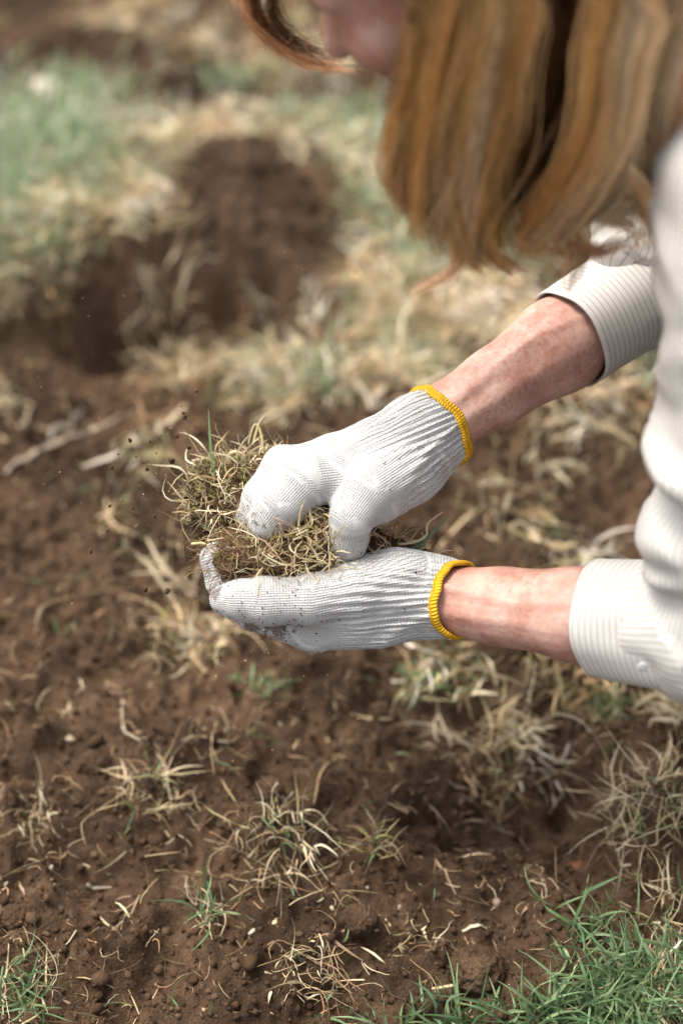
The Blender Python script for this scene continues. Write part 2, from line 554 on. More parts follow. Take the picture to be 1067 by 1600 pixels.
def H(x, y):
    x, y = np.asarray(x, float), np.asarray(y, float)
    P = np.stack([x, y], 1)
    h = .022 * fbm(P * 4.2, 3, 2)
    for cx, cy, ex, ey, a in _rel:
        h += a * np.exp(-.5 * (((x - cx) / ex) ** 2 + ((y - cy) / ey) ** 2))
    near = np.clip(1.6 - np.maximum(np.abs(x), np.abs(y - .5)) * .9, 0, 1)
    soil = 1 - .55 * sod_mask(x, y)
    bil = lambda f, s: 1 - 2 * np.abs(vnoise(P * f, s))
    w = P + .012 * np.stack([vnoise(P * 22, 31), vnoise(P * 22, 32)], 1)
    h += soil * near * (.022 * fbm(w * 17, 8, 2) + .022 * (vnoise(w * 9, 9)) * np.clip(y + .25, 0, 1) + .010 * (1 - 2 * np.abs(vnoise(w * 30, 11))) + .0070 * (1 - 2 * np.abs(vnoise(w * 62, 12))) + .0048 * fbm(P * 130, 14, 2))
    return h - .006
def axis(lo, hi, step, far):
    a = np.arange(lo, hi + step / 2, step)
    ext, s, x = [], step, 0.0
    while x < far:
        s *= 1.22; x += s; ext.append(x)
    ext = np.array(ext)
    return np.concatenate([lo - ext[::-1], a, hi + ext])
gx, gy = axis(-.66, .70, .0045, 60), axis(-.45, 1.62, .0045, 60)
X, Y = np.meshgrid(gx, gy, indexing='ij')
hz = H(X.ravel(), Y.ravel())
i, j = np.meshgrid(np.arange(len(gx) - 1), np.arange(len(gy) - 1), indexing='ij')
q = i * len(gy) + j
ground = mk('ground', np.stack([X.ravel(), Y.ravel(), hz], 1), np.stack([q, q + len(gy), q + len(gy) + 1, q + 1], -1).reshape(-1, 4), MAT_SOIL,
            attrs={'sod': sod_mask(X.ravel(), Y.ravel())})
tag(ground, kind='structure')
def onG(px, py, lift=0.0):
    """ground points seen at photo pixels"""
    px, py = np.atleast_1d(np.asarray(px, float)), np.atleast_1d(np.asarray(py, float))
    z = np.zeros(len(px))
    for _ in range(4):
        p = G0(px, py, z); z = .5 * z + .5 * H(p[:, 0], p[:, 1])
    p = G0(px, py, z)
    p[:, 2] = H(p[:, 0], p[:, 1]) + lift
    return p

# ------------------------------------------------------------------ soil crumbs, grass, thatch, straw
rng = np.random.default_rng(7)
def pick(rng, pal, n, jit=.18):
    pal = np.array(pal)
    return pal[rng.integers(0, len(pal), n)] * rng.uniform(1 - jit, 1 + jit, (n, 1))
P_SOIL = [SOIL_M, SOIL_M, (.070, .041, .024), (.105, .065, .039)]
P_STRAW = [(.54, .39, .21), (.64, .50, .31), (.45, .29, .155), (.70, .57, .38), (.37, .23, .12), (.56, .43, .25)]
P_PALE = [(.68, .55, .35), (.76, .66, .46), (.60, .46, .26), (.74, .63, .43), (.50, .43, .22)]
P_GREEN = [(.15, .24, .10), (.20, .30, .14), (.12, .21, .09), (.25, .32, .15), (.19, .29, .15)]
P_LAWN = [(.30, .40, .22), (.41, .50, .31), (.23, .32, .16), (.49, .55, .38), (.66, .63, .48)]
P_MOSS = [(.30, .30, .06), (.22, .25, .05), (.38, .35, .10)]

n = 30000
x = rng.uniform(-.62, .66, n); y = -.42 + (rng.random(n) ** 2.0) * 1.9
r = .0009 + .0034 * rng.random(n) ** 3.2 + .0045 * (rng.random(n) > .975) * rng.random(n)
keep = rng.random(n) > sod_mask(x, y) * .8
x, y, r = x[keep], y[keep], r[keep]
V, Fc, C = lumps(rng, np.stack([x, y, H(x, y) + r * .35], 1), r, pick(rng, P_SOIL, len(x)))
tag(mk('soil_crumbs', V, Fc, MAT_CRUMB, col=C, smooth=True), 'loose crumbs of brown garden soil strewn over the dug ground', 'soil', kind='stuff')

# patches of freshly turned, bare soil
BARE = [([(225, 245), (420, 235), (545, 290), (560, 470), (470, 520), (330, 520), (240, 600), (10, 610), (10, 490), (150, 440), (260, 395), (340, 345)], .93),
        ([(720, 700), (860, 640), (1010, 560), (1010, 860), (720, 860)], .65), ([(0, 610), (300, 600), (280, 1000), (0, 1000)], .5),
        ([(60, 40), (260, 55), (250, 95), (60, 90)], .8)]
def in_poly(x, y, poly):
    ins = np.zeros(len(x), bool)
    for (x1, y1), (x2, y2) in zip(poly, poly[1:] + poly[:1]):
        c = ((y1 > y) != (y2 > y)) & (x < (x2 - x1) * (y - y1) / (y2 - y1 + 1e-9) + x1)
        ins ^= c
    return ins
def scatter(L, rng, mult=1.0):
    px, py = [], []
    for cx, cy, rx, ry, n_ in L:
        n_ = int(n_ * mult)
        px.append(rng.normal(cx, rx * .8, n_)); py.append(rng.normal(cy, ry * .8, n_))
    px, py = np.concatenate(px), np.concatenate(py)
    drop = np.zeros(len(px))
    for poly, pr in BARE:
        drop = np.maximum(drop, pr * in_poly(px + rng.normal(0, 20, len(px)), py + rng.normal(0, 14, len(px)), poly))
    keep = rng.random(len(px)) > drop
    return onG(px[keep], py[keep])
def upright(rng, n, lean):
    d = rng.normal(0, lean, (n, 3)); d[:, 2] = 1
    return d
def flatdir(rng, n, rise=.25):
    a = rng.uniform(0, 2 * np.pi, n)
    return np.stack([np.cos(a), np.sin(a), rng.uniform(-.05, rise * 2, n)], 1)
def lie(Pth, lift=.001):
    """keep lying fibres on or above the soil"""
    q = Pth.reshape(-1, 3)
    q[:, 2] = np.maximum(q[:, 2], H(q[:, 0], q[:, 1]) + lift)
    return q.reshape(Pth.shape)

p = scatter(LAWN, rng, 1.25)
a = paths(rng, p, upright(rng, len(p), .55), rng.uniform(.02, .055, len(p)), 4, .7, .25)
tag(mk('lawn_grass', *(lambda v, f, c: (v, f))(*ribbon(a, rng.uniform(.002, .0042, len(p)), np.zeros((len(p), 3)), rng)), MAT_GRASS,
       col=np.repeat(pick(rng, P_LAWN, len(p)), 15, axis=0)), 'pale green lawn grass around the bare soil in the blurred background', 'grass', kind='stuff')
nf = 420                                                # sparser tufts further out, past the dug patch
cx_, cy_ = rng.uniform(-3.2, 3.6, nf), rng.uniform(-1.6, 4.6, nf)
ok_ = (np.abs(cx_) > .85) | (cy_ > 1.75) | (cy_ < -.55)
cx_, cy_ = np.repeat(cx_[ok_], 22), np.repeat(cy_[ok_], 22)
cx_, cy_ = cx_ + rng.normal(0, .06, len(cx_)), cy_ + rng.normal(0, .06, len(cx_))
p = np.stack([cx_, cy_, H(cx_, cy_)], 1)
a = paths(rng, p, upright(rng, len(p), .7), rng.uniform(.03, .08, len(p)), 4, .8, .3)
v, f, c = ribbon(a, rng.uniform(.002, .005, len(p)), pick(rng, P_LAWN + P_PALE, len(p)), rng)
tag(mk('field_grass', v, f, MAT_GRASS, col=c), 'scattered grass and straw on the field beyond the dug patch', 'grass', kind='stuff')
p = scatter(LAWN_NEAR, rng)
parts = []
a = paths(rng, p, upright(rng, len(p), .75), rng.uniform(.022, .072, len(p)), 6, .9, .22)
v, f, c = ribbon(a, rng.uniform(.0020, .0040, len(p)), pick(rng, P_GREEN, len(p)), rng)
tag(mk('lawn_grass', v, f, MAT_GRASS, col=c), 'fresh green lawn grass at the edge of the soil nearest the viewer', 'grass', kind='stuff')

cl = scatter(THATCH, rng, .085)                     # clump centres
k_ = 17
ci = np.repeat(np.arange(len(cl)), k_); nt = len(ci)
p = cl[ci] + rng.normal(0, .011, (nt, 3)) * [1, 1, 0]
p[:, 2] = H(p[:, 0], p[:, 1]) + .003
comb_ = rng.uniform(0, 6.28, len(cl))[ci] + rng.normal(0, .7, nt)
d = np.stack([np.cos(comb_), np.sin(comb_), rng.uniform(.1, 1.1, nt)], 1)
a = lie(paths(rng, p, d, .015 + .055 * rng.random(nt) ** 1.4, 6, 1.3, .28))
cc_ = pick(rng, P_PALE + [(.80, .72, .60), (.78, .69, .55)] + P_STRAW, len(cl), .3)[ci] * rng.uniform(.8, 1.2, (nt, 1))
v, f, c = ribbon(a, .0010 + .0038 * rng.random(nt) ** 1.4, cc_, rng)
tag(mk('dry_thatch', v, f, MAT_STRAW, col=c), 'matted bleached thatch of dead grass lying between lawn and dug soil', 'dead grass', kind='stuff')

n = 2600
p = onG(rng.uniform(-60, 1130, n), 560 + 1060 * rng.random(n) ** 1.15, .001)
a = lie(paths(rng, p - [0, 0, .0012], flatdir(rng, n, .08), .004 + .045 * rng.random(n) ** 2.2, 4, .2, .14), -.0008)
v, f, c = ribbon(a, .0008 + .0026 * rng.random(n) ** 1.5, pick(rng, P_STRAW + [(.3, .2, .12), (.25, .16, .09), (.2, .125, .07), (.3, .19, .11), (.4, .28, .17)], n, .3), rng)
v2, f2, c2 = tubes(lie(paths(rng, onG(rng.uniform(-60, 1130, 500), 600 + 1010 * rng.random(500), .001), flatdir(rng, 500, .3), rng.uniform(.01, .04, 500), 7, .3, .8)), rng.uniform(.0003, .0007, 500), pick(rng, P_STRAW, 500))
V, Fc, C = cat([(v, f, c), (v2, f2, c2)])
tag(mk('straw_litter', V, Fc, MAT_STRAW, col=C), 'short bits of straw and dead roots littering the brown soil', 'straw', kind='stuff')

p = scatter([(410, 1075, 25, 14, 26), (690, 1050, 45, 20, 60), (960, 1100, 40, 26, 50), (640, 1080, 30, 20, 20), (350, 600, 25, 20, 30), (520, 610, 16, 14, 18), (165, 770, 30, 10, 14), (860, 820, 18, 14, 24), (540, 1590, 300, 10, 40), (120, 960, 60, 60, 12),
             (540, 1300, 300, 140, 26), (440, 480, 20, 14, 20), (720, 600, 30, 20, 24)], rng)
a = paths(rng, p, upright(rng, len(p), .8), rng.uniform(.014, .04, len(p)), 5, .8, .25)
v, f, c = ribbon(a, rng.uniform(.0018, .003, len(p)), pick(rng, P_GREEN, len(p)), rng)
tag(mk('stray_grass', v, f, MAT_GRASS, col=c), 'sparse single green grass blades poking out of the soil', 'grass', kind='stuff')

def tuft(px, py, rad, ndry, ngreen, ldry, lgreen, label, catg='grass tuft', rise=.5, pal=P_PALE, lean=.45, nm='grass_tuft', seed=None, nroot=10, w=(.0009, .0024)):
    rg = np.random.default_rng(seed or int(px * 7 + py))
    b = onG(px, py)[0]
    parts = []
    rr = rad * np.sqrt(rg.random(ndry))
    an = rg.uniform(0, 6.28, ndry)
    p = b + np.stack([np.cos(an) * rr, np.sin(an) * rr, 0 * rr], 1)
    p[:, 2] = H(p[:, 0], p[:, 1]) + .002
    d = flatdir(rg, ndry, rise); d[:, :2] += np.stack([np.cos(an), np.sin(an)], 1) * .6
    v = lie(paths(rg, p, d, (.25 + .95 * rg.random(ndry) ** 1.3) * ldry, 7, 1.3, .30))
    parts.append(ribbon(v, rg.uniform(*w, ndry), pick(rg, pal, ndry), rg))
    if nroot:
        p2 = b + rg.normal(0, rad * .6, (nroot, 3)) * [1, 1, 0]; p2[:, 2] = H(p2[:, 0], p2[:, 1]) + .003
        parts.append(tubes(lie(paths(rg, p2, flatdir(rg, nroot, rise), rg.uniform(.5, 1.3, nroot) * ldry, 9, .5, .9)), rg.uniform(.0004, .0008, nroot), pick(rg, P_STRAW, nroot)))
    V, Fc, C = cat(parts)
    root = empty(nm)
    root.location = b
    tag(mk('dead_blades', V - b, Fc, MAT_STRAW, root, col=C), kind='stuff')
    if ngreen:
        p3 = b + rg.normal(0, rad * .4, (ngreen, 3)) * [1, 1, 0]; p3[:, 2] = H(p3[:, 0], p3[:, 1])
        gp = paths(rg, p3, upright(rg, ngreen, lean), rg.uniform(.55, 1.1, ngreen) * lgreen, 6, .5, .2)
        v, f, c = ribbon(gp, rg.uniform(.0018, .003, ngreen), pick(rg, P_GREEN, ngreen), rg)
        tag(mk('green_blades', v - b, f, MAT_GRASS, root, col=c), kind='stuff')
    return tag(root, label, catg, 'dead grass tufts lying on the dug soil')

tuft(440, 1312, .034, 80, 14, .05, .03, 'bleached flattened grass tuft on the soil straight below the cupped gloves')
tuft(325, 1425, .018, 22, 20, .035, .05, 'small upright green tuft with pale dead base, left of the bleached flattened tuft')
tuft(235, 1222, .028, 46, 8, .05, .03, 'straw tuft with yellow green middle on soil, lower left of the gloves')
tuft(55, 1278, .018, 20, 3, .045, .02, 'small arched pale straw tuft at the left edge of the picture', rise=.8)
tuft(488, 1512, .026, 34, 4, .045, .03, 'spidery pale dead grass at the bottom centre of the picture', nroot=26)
tuft(40, 1560, .03, 26, 60, .05, .05, 'green grass patch with white dead blades in the bottom left corner', lean=.9)
tuft(1015, 1255, .042, 130, 12, .07, .04, 'big shaggy straw mound on the dark soil under the near sleeve', rise=.7, lean=.8)
tuft(800, 1190, .024, 26, 3, .06, .03, 'straw stalks hanging over the dark hollow right of the picture centre', rise=.6)
tuft(760, 1250, .024, 26, 0, .05, .03, 'tangle of brown straw just below the stalks over the dark hollow', pal=P_STRAW)
tuft(585, 1325, .012, 12, 7, .04, .03, 'small spiky yellowish sprout on bare soil below the near wrist', rise=1.2, pal=[(.38, .33, .12), (.5, .4, .2)])
tuft(290, 1005, .03, 50, 4, .06, .03, 'blurred pale grass tuft on the soil just below the near thumb tip', pal=P_PALE + P_MOSS)
tuft(262, 550, .035, 60, 4, .055, .03, 'blurred pale grass tuft lying alone on the dark soil, upper left', rise=.3, w=(.0016, .004))
tuft(640, 530, .06, 80, 26, .09, .04, 'wide blurred straw tuft on the ground between far wrist and hair tips', w=(.002, .005))
tuft(790, 790, .05, 34, 5, .08, .04, 'blurred straw tuft on soil between the two bare forearms', w=(.0014, .0036))
tuft(900, 660, .04, 26, 5, .08, .04, 'blurred pale straw tuft right under the far forearm', w=(.002, .0045))
tuft(1052, 1430, .025, 40, 5, .06, .04, 'bright straw tuft above the green lawn in the lower right corner')
tuft(940, 1110, .03, 40, 16, .05, .04, 'straw and green sprigs in shade directly below the near rolled cuff', pal=P_STRAW)
tuft(650, 1470, .016, 12, 0, .03, .02, 'few pale dead blades on soil left of the round soil lump', nroot=8)

def stalk(pts, rad, label, col=(.62, .50, .34), name='straw_stalk'):
    p = onG([a for a, _ in pts], [b for _, b in pts])
    t = np.linspace(0, len(pts) - 1, 22)
    q = np.stack([np.interp(t, np.arange(len(pts)), p[:, k]) for k in range(3)], 1)
    for _ in range(2):
        q[1:-1] = .25 * q[:-2] + .5 * q[1:-1] + .25 * q[2:]
    q[:, 2] = np.maximum(H(q[:, 0], q[:, 1]), q[:, 2]) + rad
    v1, f1, c1 = tubes(q[None], np.array([rad * .5]), np.array([col]), .5, 6)
    v2, f2, c2 = ribbon(q[None] + [0, 0, rad * .3], np.array([rad * 1.9]), np.array([col]) * .92, np.random.default_rng(int(pts[0][0])), .7)
    v, f, c = cat([(v1, f1, c1), (v2, f2, c2)])
    return tag(mk(name, v, f, MAT_STRAW, col=c), label, 'straw', 'single straw stalks on the soil')
stalk([(10, 745), (60, 705), (150, 680), (190, 655)], .004, 'long thick pale straw stalk on soil at the left edge, blurred', (.52, .41, .30))
stalk([(195, 700), (240, 690), (290, 640)], .006, 'broad blurred pale stalk left of the raised green blade', (.62, .50, .34))
stalk([(80, 690), (110, 665), (130, 645)], .005, 'short thick blurred pale stalk above the long stalk at the left', (.62, .55, .42))
stalk([(258, 870), (255, 900), (262, 940)], .003, 'upright blurred pale straw left of the near thumb tip', (.6, .5, .33))
stalk([(192, 1095), (193, 1145), (232, 1165)], .0018, 'pale right-angled straw on the soil, left of centre', (.62, .52, .38))
stalk([(340, 1130), (330, 1170), (335, 1210)], .0016, 'thin curved brown root standing in the soil below the gloves', (.46, .34, .2))
stalk([(528, 1180), (500, 1210), (490, 1260)], .0016, 'long curved tan root on soil below the near glove knuckles', (.42, .28, .15))
stalk([(130, 1382), (175, 1386)], .0022, 'short straight bleached straw on soil in the lower left', (.68, .58, .44))
stalk([(218, 1400), (205, 1430), (175, 1455)], .0018, 'bent straw below the short straight bleached straw', (.56, .44, .30))
stalk([(680, 1345), (700, 1375), (712, 1400)], .0022, 'brown straw right of the small yellowish sprout', (.40, .26, .15))
stalk([(722, 1456), (760, 1452)], .0018, 'pale straw on soil just above the round soil lump', (.66, .56, .42))
stalk([(30, 1380), (40, 1400)], .003, 'short fat straw near the white pebble', (.55, .42, .28))
stalk([(120, 1455), (100, 1490), (70, 1500)], .0016, 'arched pale straw above the bottom left grass patch', (.6, .5, .34))

def pebble(px, py, r, colr, label, name='pebble', catg='stone', flat=(1, .8, .6)):
    rg = np.random.default_rng(int(px + py))
    if py > 1000: r *= .72
    colr = tuple(np.array(colr) * (.62, .56, .48))
    F = Field([-r * 1.6] * 3, [r * 1.6] * 3, r / 7)
    F.ell([0, 0, 0], np.array(flat) * r, k=r * .1)
    V, Fc = F.mesh(1)
    V *= (1 + .38 * fbm(V / r * 1.1 + px, 5, 2) + .12 * (1 - 2 * np.abs(vnoise(V / r * 2.2 + px, 6))))[:, None]
    b = onG(px, py)[0]
    o = mk(name, V, Fc, MAT_STONE, col=np.tile(colr, (len(V), 1)))
    o.location = b + [0, 0, r * flat[2] * .2]; o.rotation_euler = (0, .2, rg.uniform(0, 6))
    return tag(o, label, catg)
pebble(80, 1357, .0048, (.72, .69, .64), 'small white pebble on soil near the left edge', flat=(.7, .8, 1.3))
pebble(775, 1410, .0062, (.55, .42, .35), 'pinkish beige pebble on soil above the round soil lump')
pebble(625, 1421, .0055, (.72, .68, .62), 'narrow white chip standing in soil left of the pinkish pebble', 'stone_chip', flat=(.45, .5, 1.2))
pebble(848, 1378, .0045, (.6, .55, .47), 'pale oval seed husk right of the pinkish pebble', 'seed_husk', 'husk', (.5, .4, 1.3))
pebble(574, 1388, .0035, (.68, .62, .54), 'tiny pale chip above the narrow white chip', 'stone_chip', flat=(.6, .6, 1.1))
pebble(75, 142, .022, (.74, .72, .68), 'blurred white stone lying on the far lawn', flat=(1.2, .9, .6))
pebble(88, 330, .018, (.62, .47, .40), 'blurred pinkish stone at the edge of the far thatch')
pebble(520, 1418, .0045, (.66, .58, .44), 'pale yellow leaf scrap below the bleached tuft', 'leaf_scrap', 'leaf', (1, .8, .25))
pebble(430, 1440, .006, (.68, .62, .42), 'pale cream leaf scrap right of the small green tuft', 'leaf_scrap', 'leaf', (1, .6, .25))
pebble(395, 1455, .0055, (.70, .66, .58), 'white root scrap just below the small green tuft', 'root_scrap', 'root', (.5, 1.3, .4))
pebble(897, 1352, .010, (.22, .085, .03), 'curled rust brown dead leaf on soil left of the straw mound', 'dead_leaf', 'leaf', (1.3, .8, .35))
pebble(110, 1155, .007, (.55, .47, .38), 'blurred pale stone left of the right-angled straw')
def clod(px, py, r, label, seed):
    F = Field([-r * 1.7] * 3, [r * 1.7] * 3, r / 16)
    F.ell([0, 0, 0], [r, r * .9, r * .75], k=r * .2)
    V, Fc = F.mesh()
    N = vnormals(V, Fc)
    V = V + N * (r * (.16 * fbm(V / r * 1.1 + seed, 3, 2) + .10 * (1 - 2 * np.abs(vnoise(V / r * 4 + seed, 9))) + .06 * fbm(V / r * 9, 6, 2)))[:, None]
    o = mk('soil_lump', V, Fc, MAT_SOIL, attrs={'sod': np.zeros(len(V))})
    o.location = onG(px, py)[0] + [0, 0, r * .35]
    return tag(o, label, 'soil lump')
clod(745, 1522, .024, 'round crumbly soil lump at the bottom between bare soil and lawn', 1)
clod(420, 1240, .015, 'small soil lump above the bleached flattened tuft', 2)
clod(560, 1440, .016, 'small soil lump left of the narrow white chip', 3)
clod(150, 1200, .016, 'small soil lump left of the straw tuft with yellow green middle', 4)
clod(30, 1440, .014, 'small soil lump at the left edge above the grass patch', 5)

# ------------------------------------------------------------------ the person
person = empty('person')
tag(person, 'person with long strawberry blond hair, striped shirt and white knit gloves, crouching', 'person')
HEADC, BETA = np.array([.062, .10, .79]), R(40)
hF = np.array([-math.cos(BETA), 0, -math.sin(BETA)])      # where the face looks
hU = np.array([-math.sin(BETA), 0, math.cos(BETA)])       # up through the crown
hS = np.array([0, 1.0, 0])
hd = lambda f, u, s=0.0: HEADC + hF * f + hU * u + hS * s
HAX = np.stack([hF, hS, hU])

N_WR, N_EL = I(698, 937, .006), I(1112, 985, .115)        # near arm (their left)
F_WR, F_EL = I(695, 655, -.004), I(1040, 432, -.075)      # far arm (their right)
N_SH, F_SH = np.array([.290, -.035, .65]), np.array([.32, .255, .66])
NECK = np.array([.235, .11, .69]); CHEST = np.array([.42, .11, .57]); HIP = np.array([.80, .11, .36])
lp = lambda a, b, t: a + (b - a) * t

# body: one continuous skin
B = Field([-.12, -.26, .0], [1.05, .45, 1.0], .005)
for sgn in (-1, 1):
    hp = HIP + [0, .085 * sgn, -.02]; kn = np.array([.50, .11 + .15 * sgn, .075]); an_ = np.array([.90, .11 + .11 * sgn, .07])
    B.cap(hp, kn, .062, .045, .03); B.cap(kn, an_, .042, .028, .015); B.cap(an_, an_ + [.09, 0, -.035], .026, .02, .015)
B.cap(HIP, CHEST, .09, .10, .05); B.cap(CHEST, NECK + [.03, 0, -.03], .10, .06, .05); B.cap(N_SH + [.02, .03, -.01], F_SH + [.02, -.03, -.01], .045, .045, .05)
B.cap(NECK + [.02, 0, -.02], hd(-.035, -.07), .05, .047, .03)
for sh, el, wr, hand, kp in ((N_SH, N_EL, N_WR, I(560, 945, .01), Up), (F_SH, F_EL, F_WR, I(590, 720, .0), Up)):
    B.cap(sh, el, .042, .034, .03)
    rm = .0395 if el is N_EL else .0425
    B.cap(el, lp(el, wr, .3), .033, .035, .01); B.cap(lp(el, wr, .28), lp(el, wr, .5), .034, rm, .01); B.cap(lp(el, wr, .5), lp(el, wr, .78), rm, .0325, .01); B.cap(lp(el, wr, .78), wr, .0325, .0305, .01)
    B.cap(wr, lp(wr, hand, .3), .0295, .024, .006); B.cap(lp(wr, hand, .3), hand, .024, .02, .006)
# head
B.ell(hd(-.012, .03), [.097, .075, .09], HAX, .02); B.ell(hd(.018, -.035), [.068, .062, .085], HAX, .03)
B.cap(hd(.066, -.088, -.010), hd(.066, -.088, .010), .021, .021, .02); B.cap(hd(.0, -.075, -.048), hd(.055, -.09, -.02), .018, .018, .02); B.cap(hd(.0, -.075, .048), hd(.055, -.09, .02), .018, .018, .02)
B.cap(hd(.082, .012), hd(.107, -.028), .008, .0125, .012); B.cap(hd(.092, -.033, -.012), hd(.092, -.033, .012), .009, .009, .006)
B.cap(hd(.076, .022, -.04), hd(.083, .022, .04), .011, .011, .015)
for s in (-1, 1):
    B.ell(hd(.088, .006, .031 * s), [.010, .017, .010], HAX, .01, carve=True); B.ell(hd(.074, .003, .031 * s), [.0135, .0145, .0125], HAX, .004)
    B.ell(hd(.068, -.028, .042 * s), [.022, .022, .022], HAX, .02)
    B.ell(hd(-.012, -.012, .077 * s), [.017, .009, .032], HAX, .006)
B.cap(hd(.090, -.054, -.019), hd(.094, -.053, 0), .0055, .0075, .004); B.cap(hd(.090, -.054, .019), hd(.094, -.053, 0), .0055, .0075, .004)
B.cap(hd(.086, -.066, -.017), hd(.090, -.067, 0), .0055, .008, .004); B.cap(hd(.086, -.066, .017), hd(.090, -.067, 0), .0055, .008, .004)
V, Fc = B.mesh(1)
bones = [(N_EL, N_WR, .04, .029, 0), (F_EL, F_WR, .04, .029, .5), (NECK, HEADC, .05, .09, 1.0), (HIP, CHEST, .1, .1, 2.0), (N_SH, N_EL, .042, .034, 3), (F_SH, F_EL, .042, .034, 4)]
kb, al, ar, tt = bone_coords(V, bones, -Fw)
lf, lu, ls = (V - HEADC) @ hF, (V - HEADC) @ hU, (V - HEADC) @ hS
lip = np.exp(-((lu + .060) / .0105) ** 4 - (ls / .024) ** 4) * (lf > .078)
# tendons and veins of the forearms, as real relief
Nn = vnormals(V, Fc)
arm = kb <= 1
f1 = np.clip(tt * 2.2 - .9, 0, 1)
rel = 1.7 * (.0012 * np.exp(-((ar + .012) / .0035) ** 2) * f1 + .0011 * np.exp(-((ar - .010 - .006 * np.sin(al * 30)) / .003) ** 2) + .0009 * np.exp(-((ar - .024 + .01 * tt) / .003) ** 2) - .0009 * np.exp(-((ar - .002) / .004) ** 2) * f1)
V = V + Nn * (np.where(arm, rel + .0012 * vnoise(np.stack([al * 30, ar * 45], 1), 3), 0))[:, None]
body = mk('body', V, Fc, MAT_SKIN, person, attrs={'along': al, 'arc': ar, 'lip': lip})

# ---- gloves
def glove(chains, palm, lo, hi, hem_c, hem_n, hem_r, hem_k, kblend, cuffax, seed, dirt_at):
    """chains: fingers as [(point, radius), ...]; palm: extra capsules; cuffax: (hem centre, palm start)"""
    F = Field(lo, hi, .00125)
    bones, nb = [], 0
    for (p, q, r1, r2, nrm, flat) in palm:
        F.cap(p, q, r1, r2, .022, nrm, flat)
    for ch, kk in zip(chains, kblend):
        G = Field(lo, hi, .00125)
        for (p, r1), (q2, r2) in zip(ch[:-1], ch[1:]):
            G.cap(p, q2, r1, r2, .007)
        hh = np.maximum(kk - np.abs(F.v - G.v), 0) / kk
        F.v = np.minimum(F.v, G.v) - hh * hh * kk / 4
    n0 = hem_n / np.linalg.norm(hem_n)
    V, Q = F.mesh(2)
    # cut the cuff open at the hem
    side = (V - hem_c) @ n0
    Q = Q[(side[Q] < 0).all(1)]
    used = np.unique(Q); remap = np.full(len(V), -1); remap[used] = np.arange(len(used)); V = V[used]; Q = remap[Q]
    bl = [(cuffax[0], cuffax[1], .032, .034, 0)]; cid = [0]
    for ci_, ch in enumerate(chains):
        s0 = .2; cid += [ci_ + 1] * (len(ch) - 1)
        for (p, r1), (q2, r2) in zip(ch[:-1], ch[1:]):
            bl.append((p, q2, r1, r2, s0)); s0 += np.linalg.norm(np.asarray(q2) - np.asarray(p))
    kb, al, ar, tt = bone_coords(V, bl, -Fw)
    N = vnormals(V, Q)
    L = np.linalg.norm(np.asarray(cuffax[1]) - np.asarray(cuffax[0]))
    dist = -((V - hem_c) @ n0)
    _, pal, par, _ = bone_coords(V, bl[:1], -Fw)          # one frame for the whole hand keeps the folds running through
    cuff = np.clip((.078 - dist) / .035, 0, 1)
    rib = np.cos(2 * np.pi * (par + .0015 * vnoise(np.stack([pal * 40, par * 60], 1), seed)) / .0050)
    disp = cuff * .0012 * rib
    disp = disp + .0016 * fbm(np.stack([pal * 18, par * 55], 1), seed + 1, 2) * np.clip(1.3 - dist / .12, .2, 1) + .0014 * fbm(V * 38, seed + 2, 2)
    fold = vnoise(np.stack([pal * 9 + 3, par * 48 + 10 * pal], 1), seed + 5)
    disp = disp + np.clip((.10 - dist) / .05, 0, 1) * .0024 * (1 - np.abs(fold) * 3).clip(0, 1)
    V = V + N * disp[:, None]
    dirt = np.zeros(len(V))
    for pt, rr, a in dirt_at:
        dirt = np.maximum(dirt, a * np.exp(-(np.linalg.norm(V - pt, axis=1) / rr) ** 2))
    fz = np.array(cid)[kb][Q]                             # no stitch relief right where two knit directions meet
    jump = (np.ptp(fz, axis=1) > 0) | (np.ptp(ar[Q], axis=1) > .004) | (np.ptp(al[Q], axis=1) > .004)
    seam = np.zeros(len(V)); seam[Q[jump].ravel()] = 1
    for _ in range(2):
        acc, c2 = np.zeros(len(V)), np.zeros(len(V))
        mean = seam[Q].mean(1)
        for k in range(4): np.add.at(acc, Q[:, k], mean); np.add.at(c2, Q[:, k], 1)
        seam = np.maximum(seam * (seam > .99), acc / np.maximum(c2, 1))
    g = mk('glove', V, Q, MAT_KNIT, person, attrs={'along': al, 'arc': ar, 'dirt': dirt, 'seam': seam})
    # overlocked yellow hem round the opening
    e1 = Up - n0 * (Up @ n0); e1 /= np.linalg.norm(e1); e2 = np.cross(n0, e1)
    m_, k_ = 96, 12
    near = np.abs((V - hem_c) @ n0) < .006
    Vn = V[near] - hem_c
    ang = np.arctan2(Vn @ e2, Vn @ e1); rad = np.hypot(Vn @ e1, Vn @ e2)
    rings = []
    for a_ in np.linspace(0, 2 * np.pi, m_, endpoint=False):
        w = np.exp(-(((ang - a_ + np.pi) % (2 * np.pi) - np.pi) / .12) ** 2)
        r0 = (w @ rad) / w.sum()
        d = np.cos(a_) * e1 + np.sin(a_) * e2
        wv = .0016 * math.sin(2 * a_ + seed) + .0010 * math.sin(5 * a_ + 1) + .0006 * math.sin(11 * a_)
        cc = hem_c + d * (r0 + .0006) + n0 * wv
        b_ = np.linspace(0, 2 * np.pi, k_, endpoint=False)
        tw = 1 + .03 * math.sin(a_ * 2 * np.pi * .036 / .0036)
        rings.append(cc + np.outer(np.cos(b_), d) * .0026 * tw + np.outer(np.sin(b_), n0) * .0046 * tw)
    rings.append(rings[0])
    Vh, Fh = loft(rings)
    aa = np.repeat(np.linspace(0, 2 * np.pi * .035, m_ + 1), k_); bb = np.tile(np.linspace(0, 2 * np.pi * .004, k_), m_ + 1)
    mk('cuff_hem', Vh, Fh[:, ::-1], MAT_HEM, g, attrs={'along': aa, 'arc': bb})
    return g, V, N

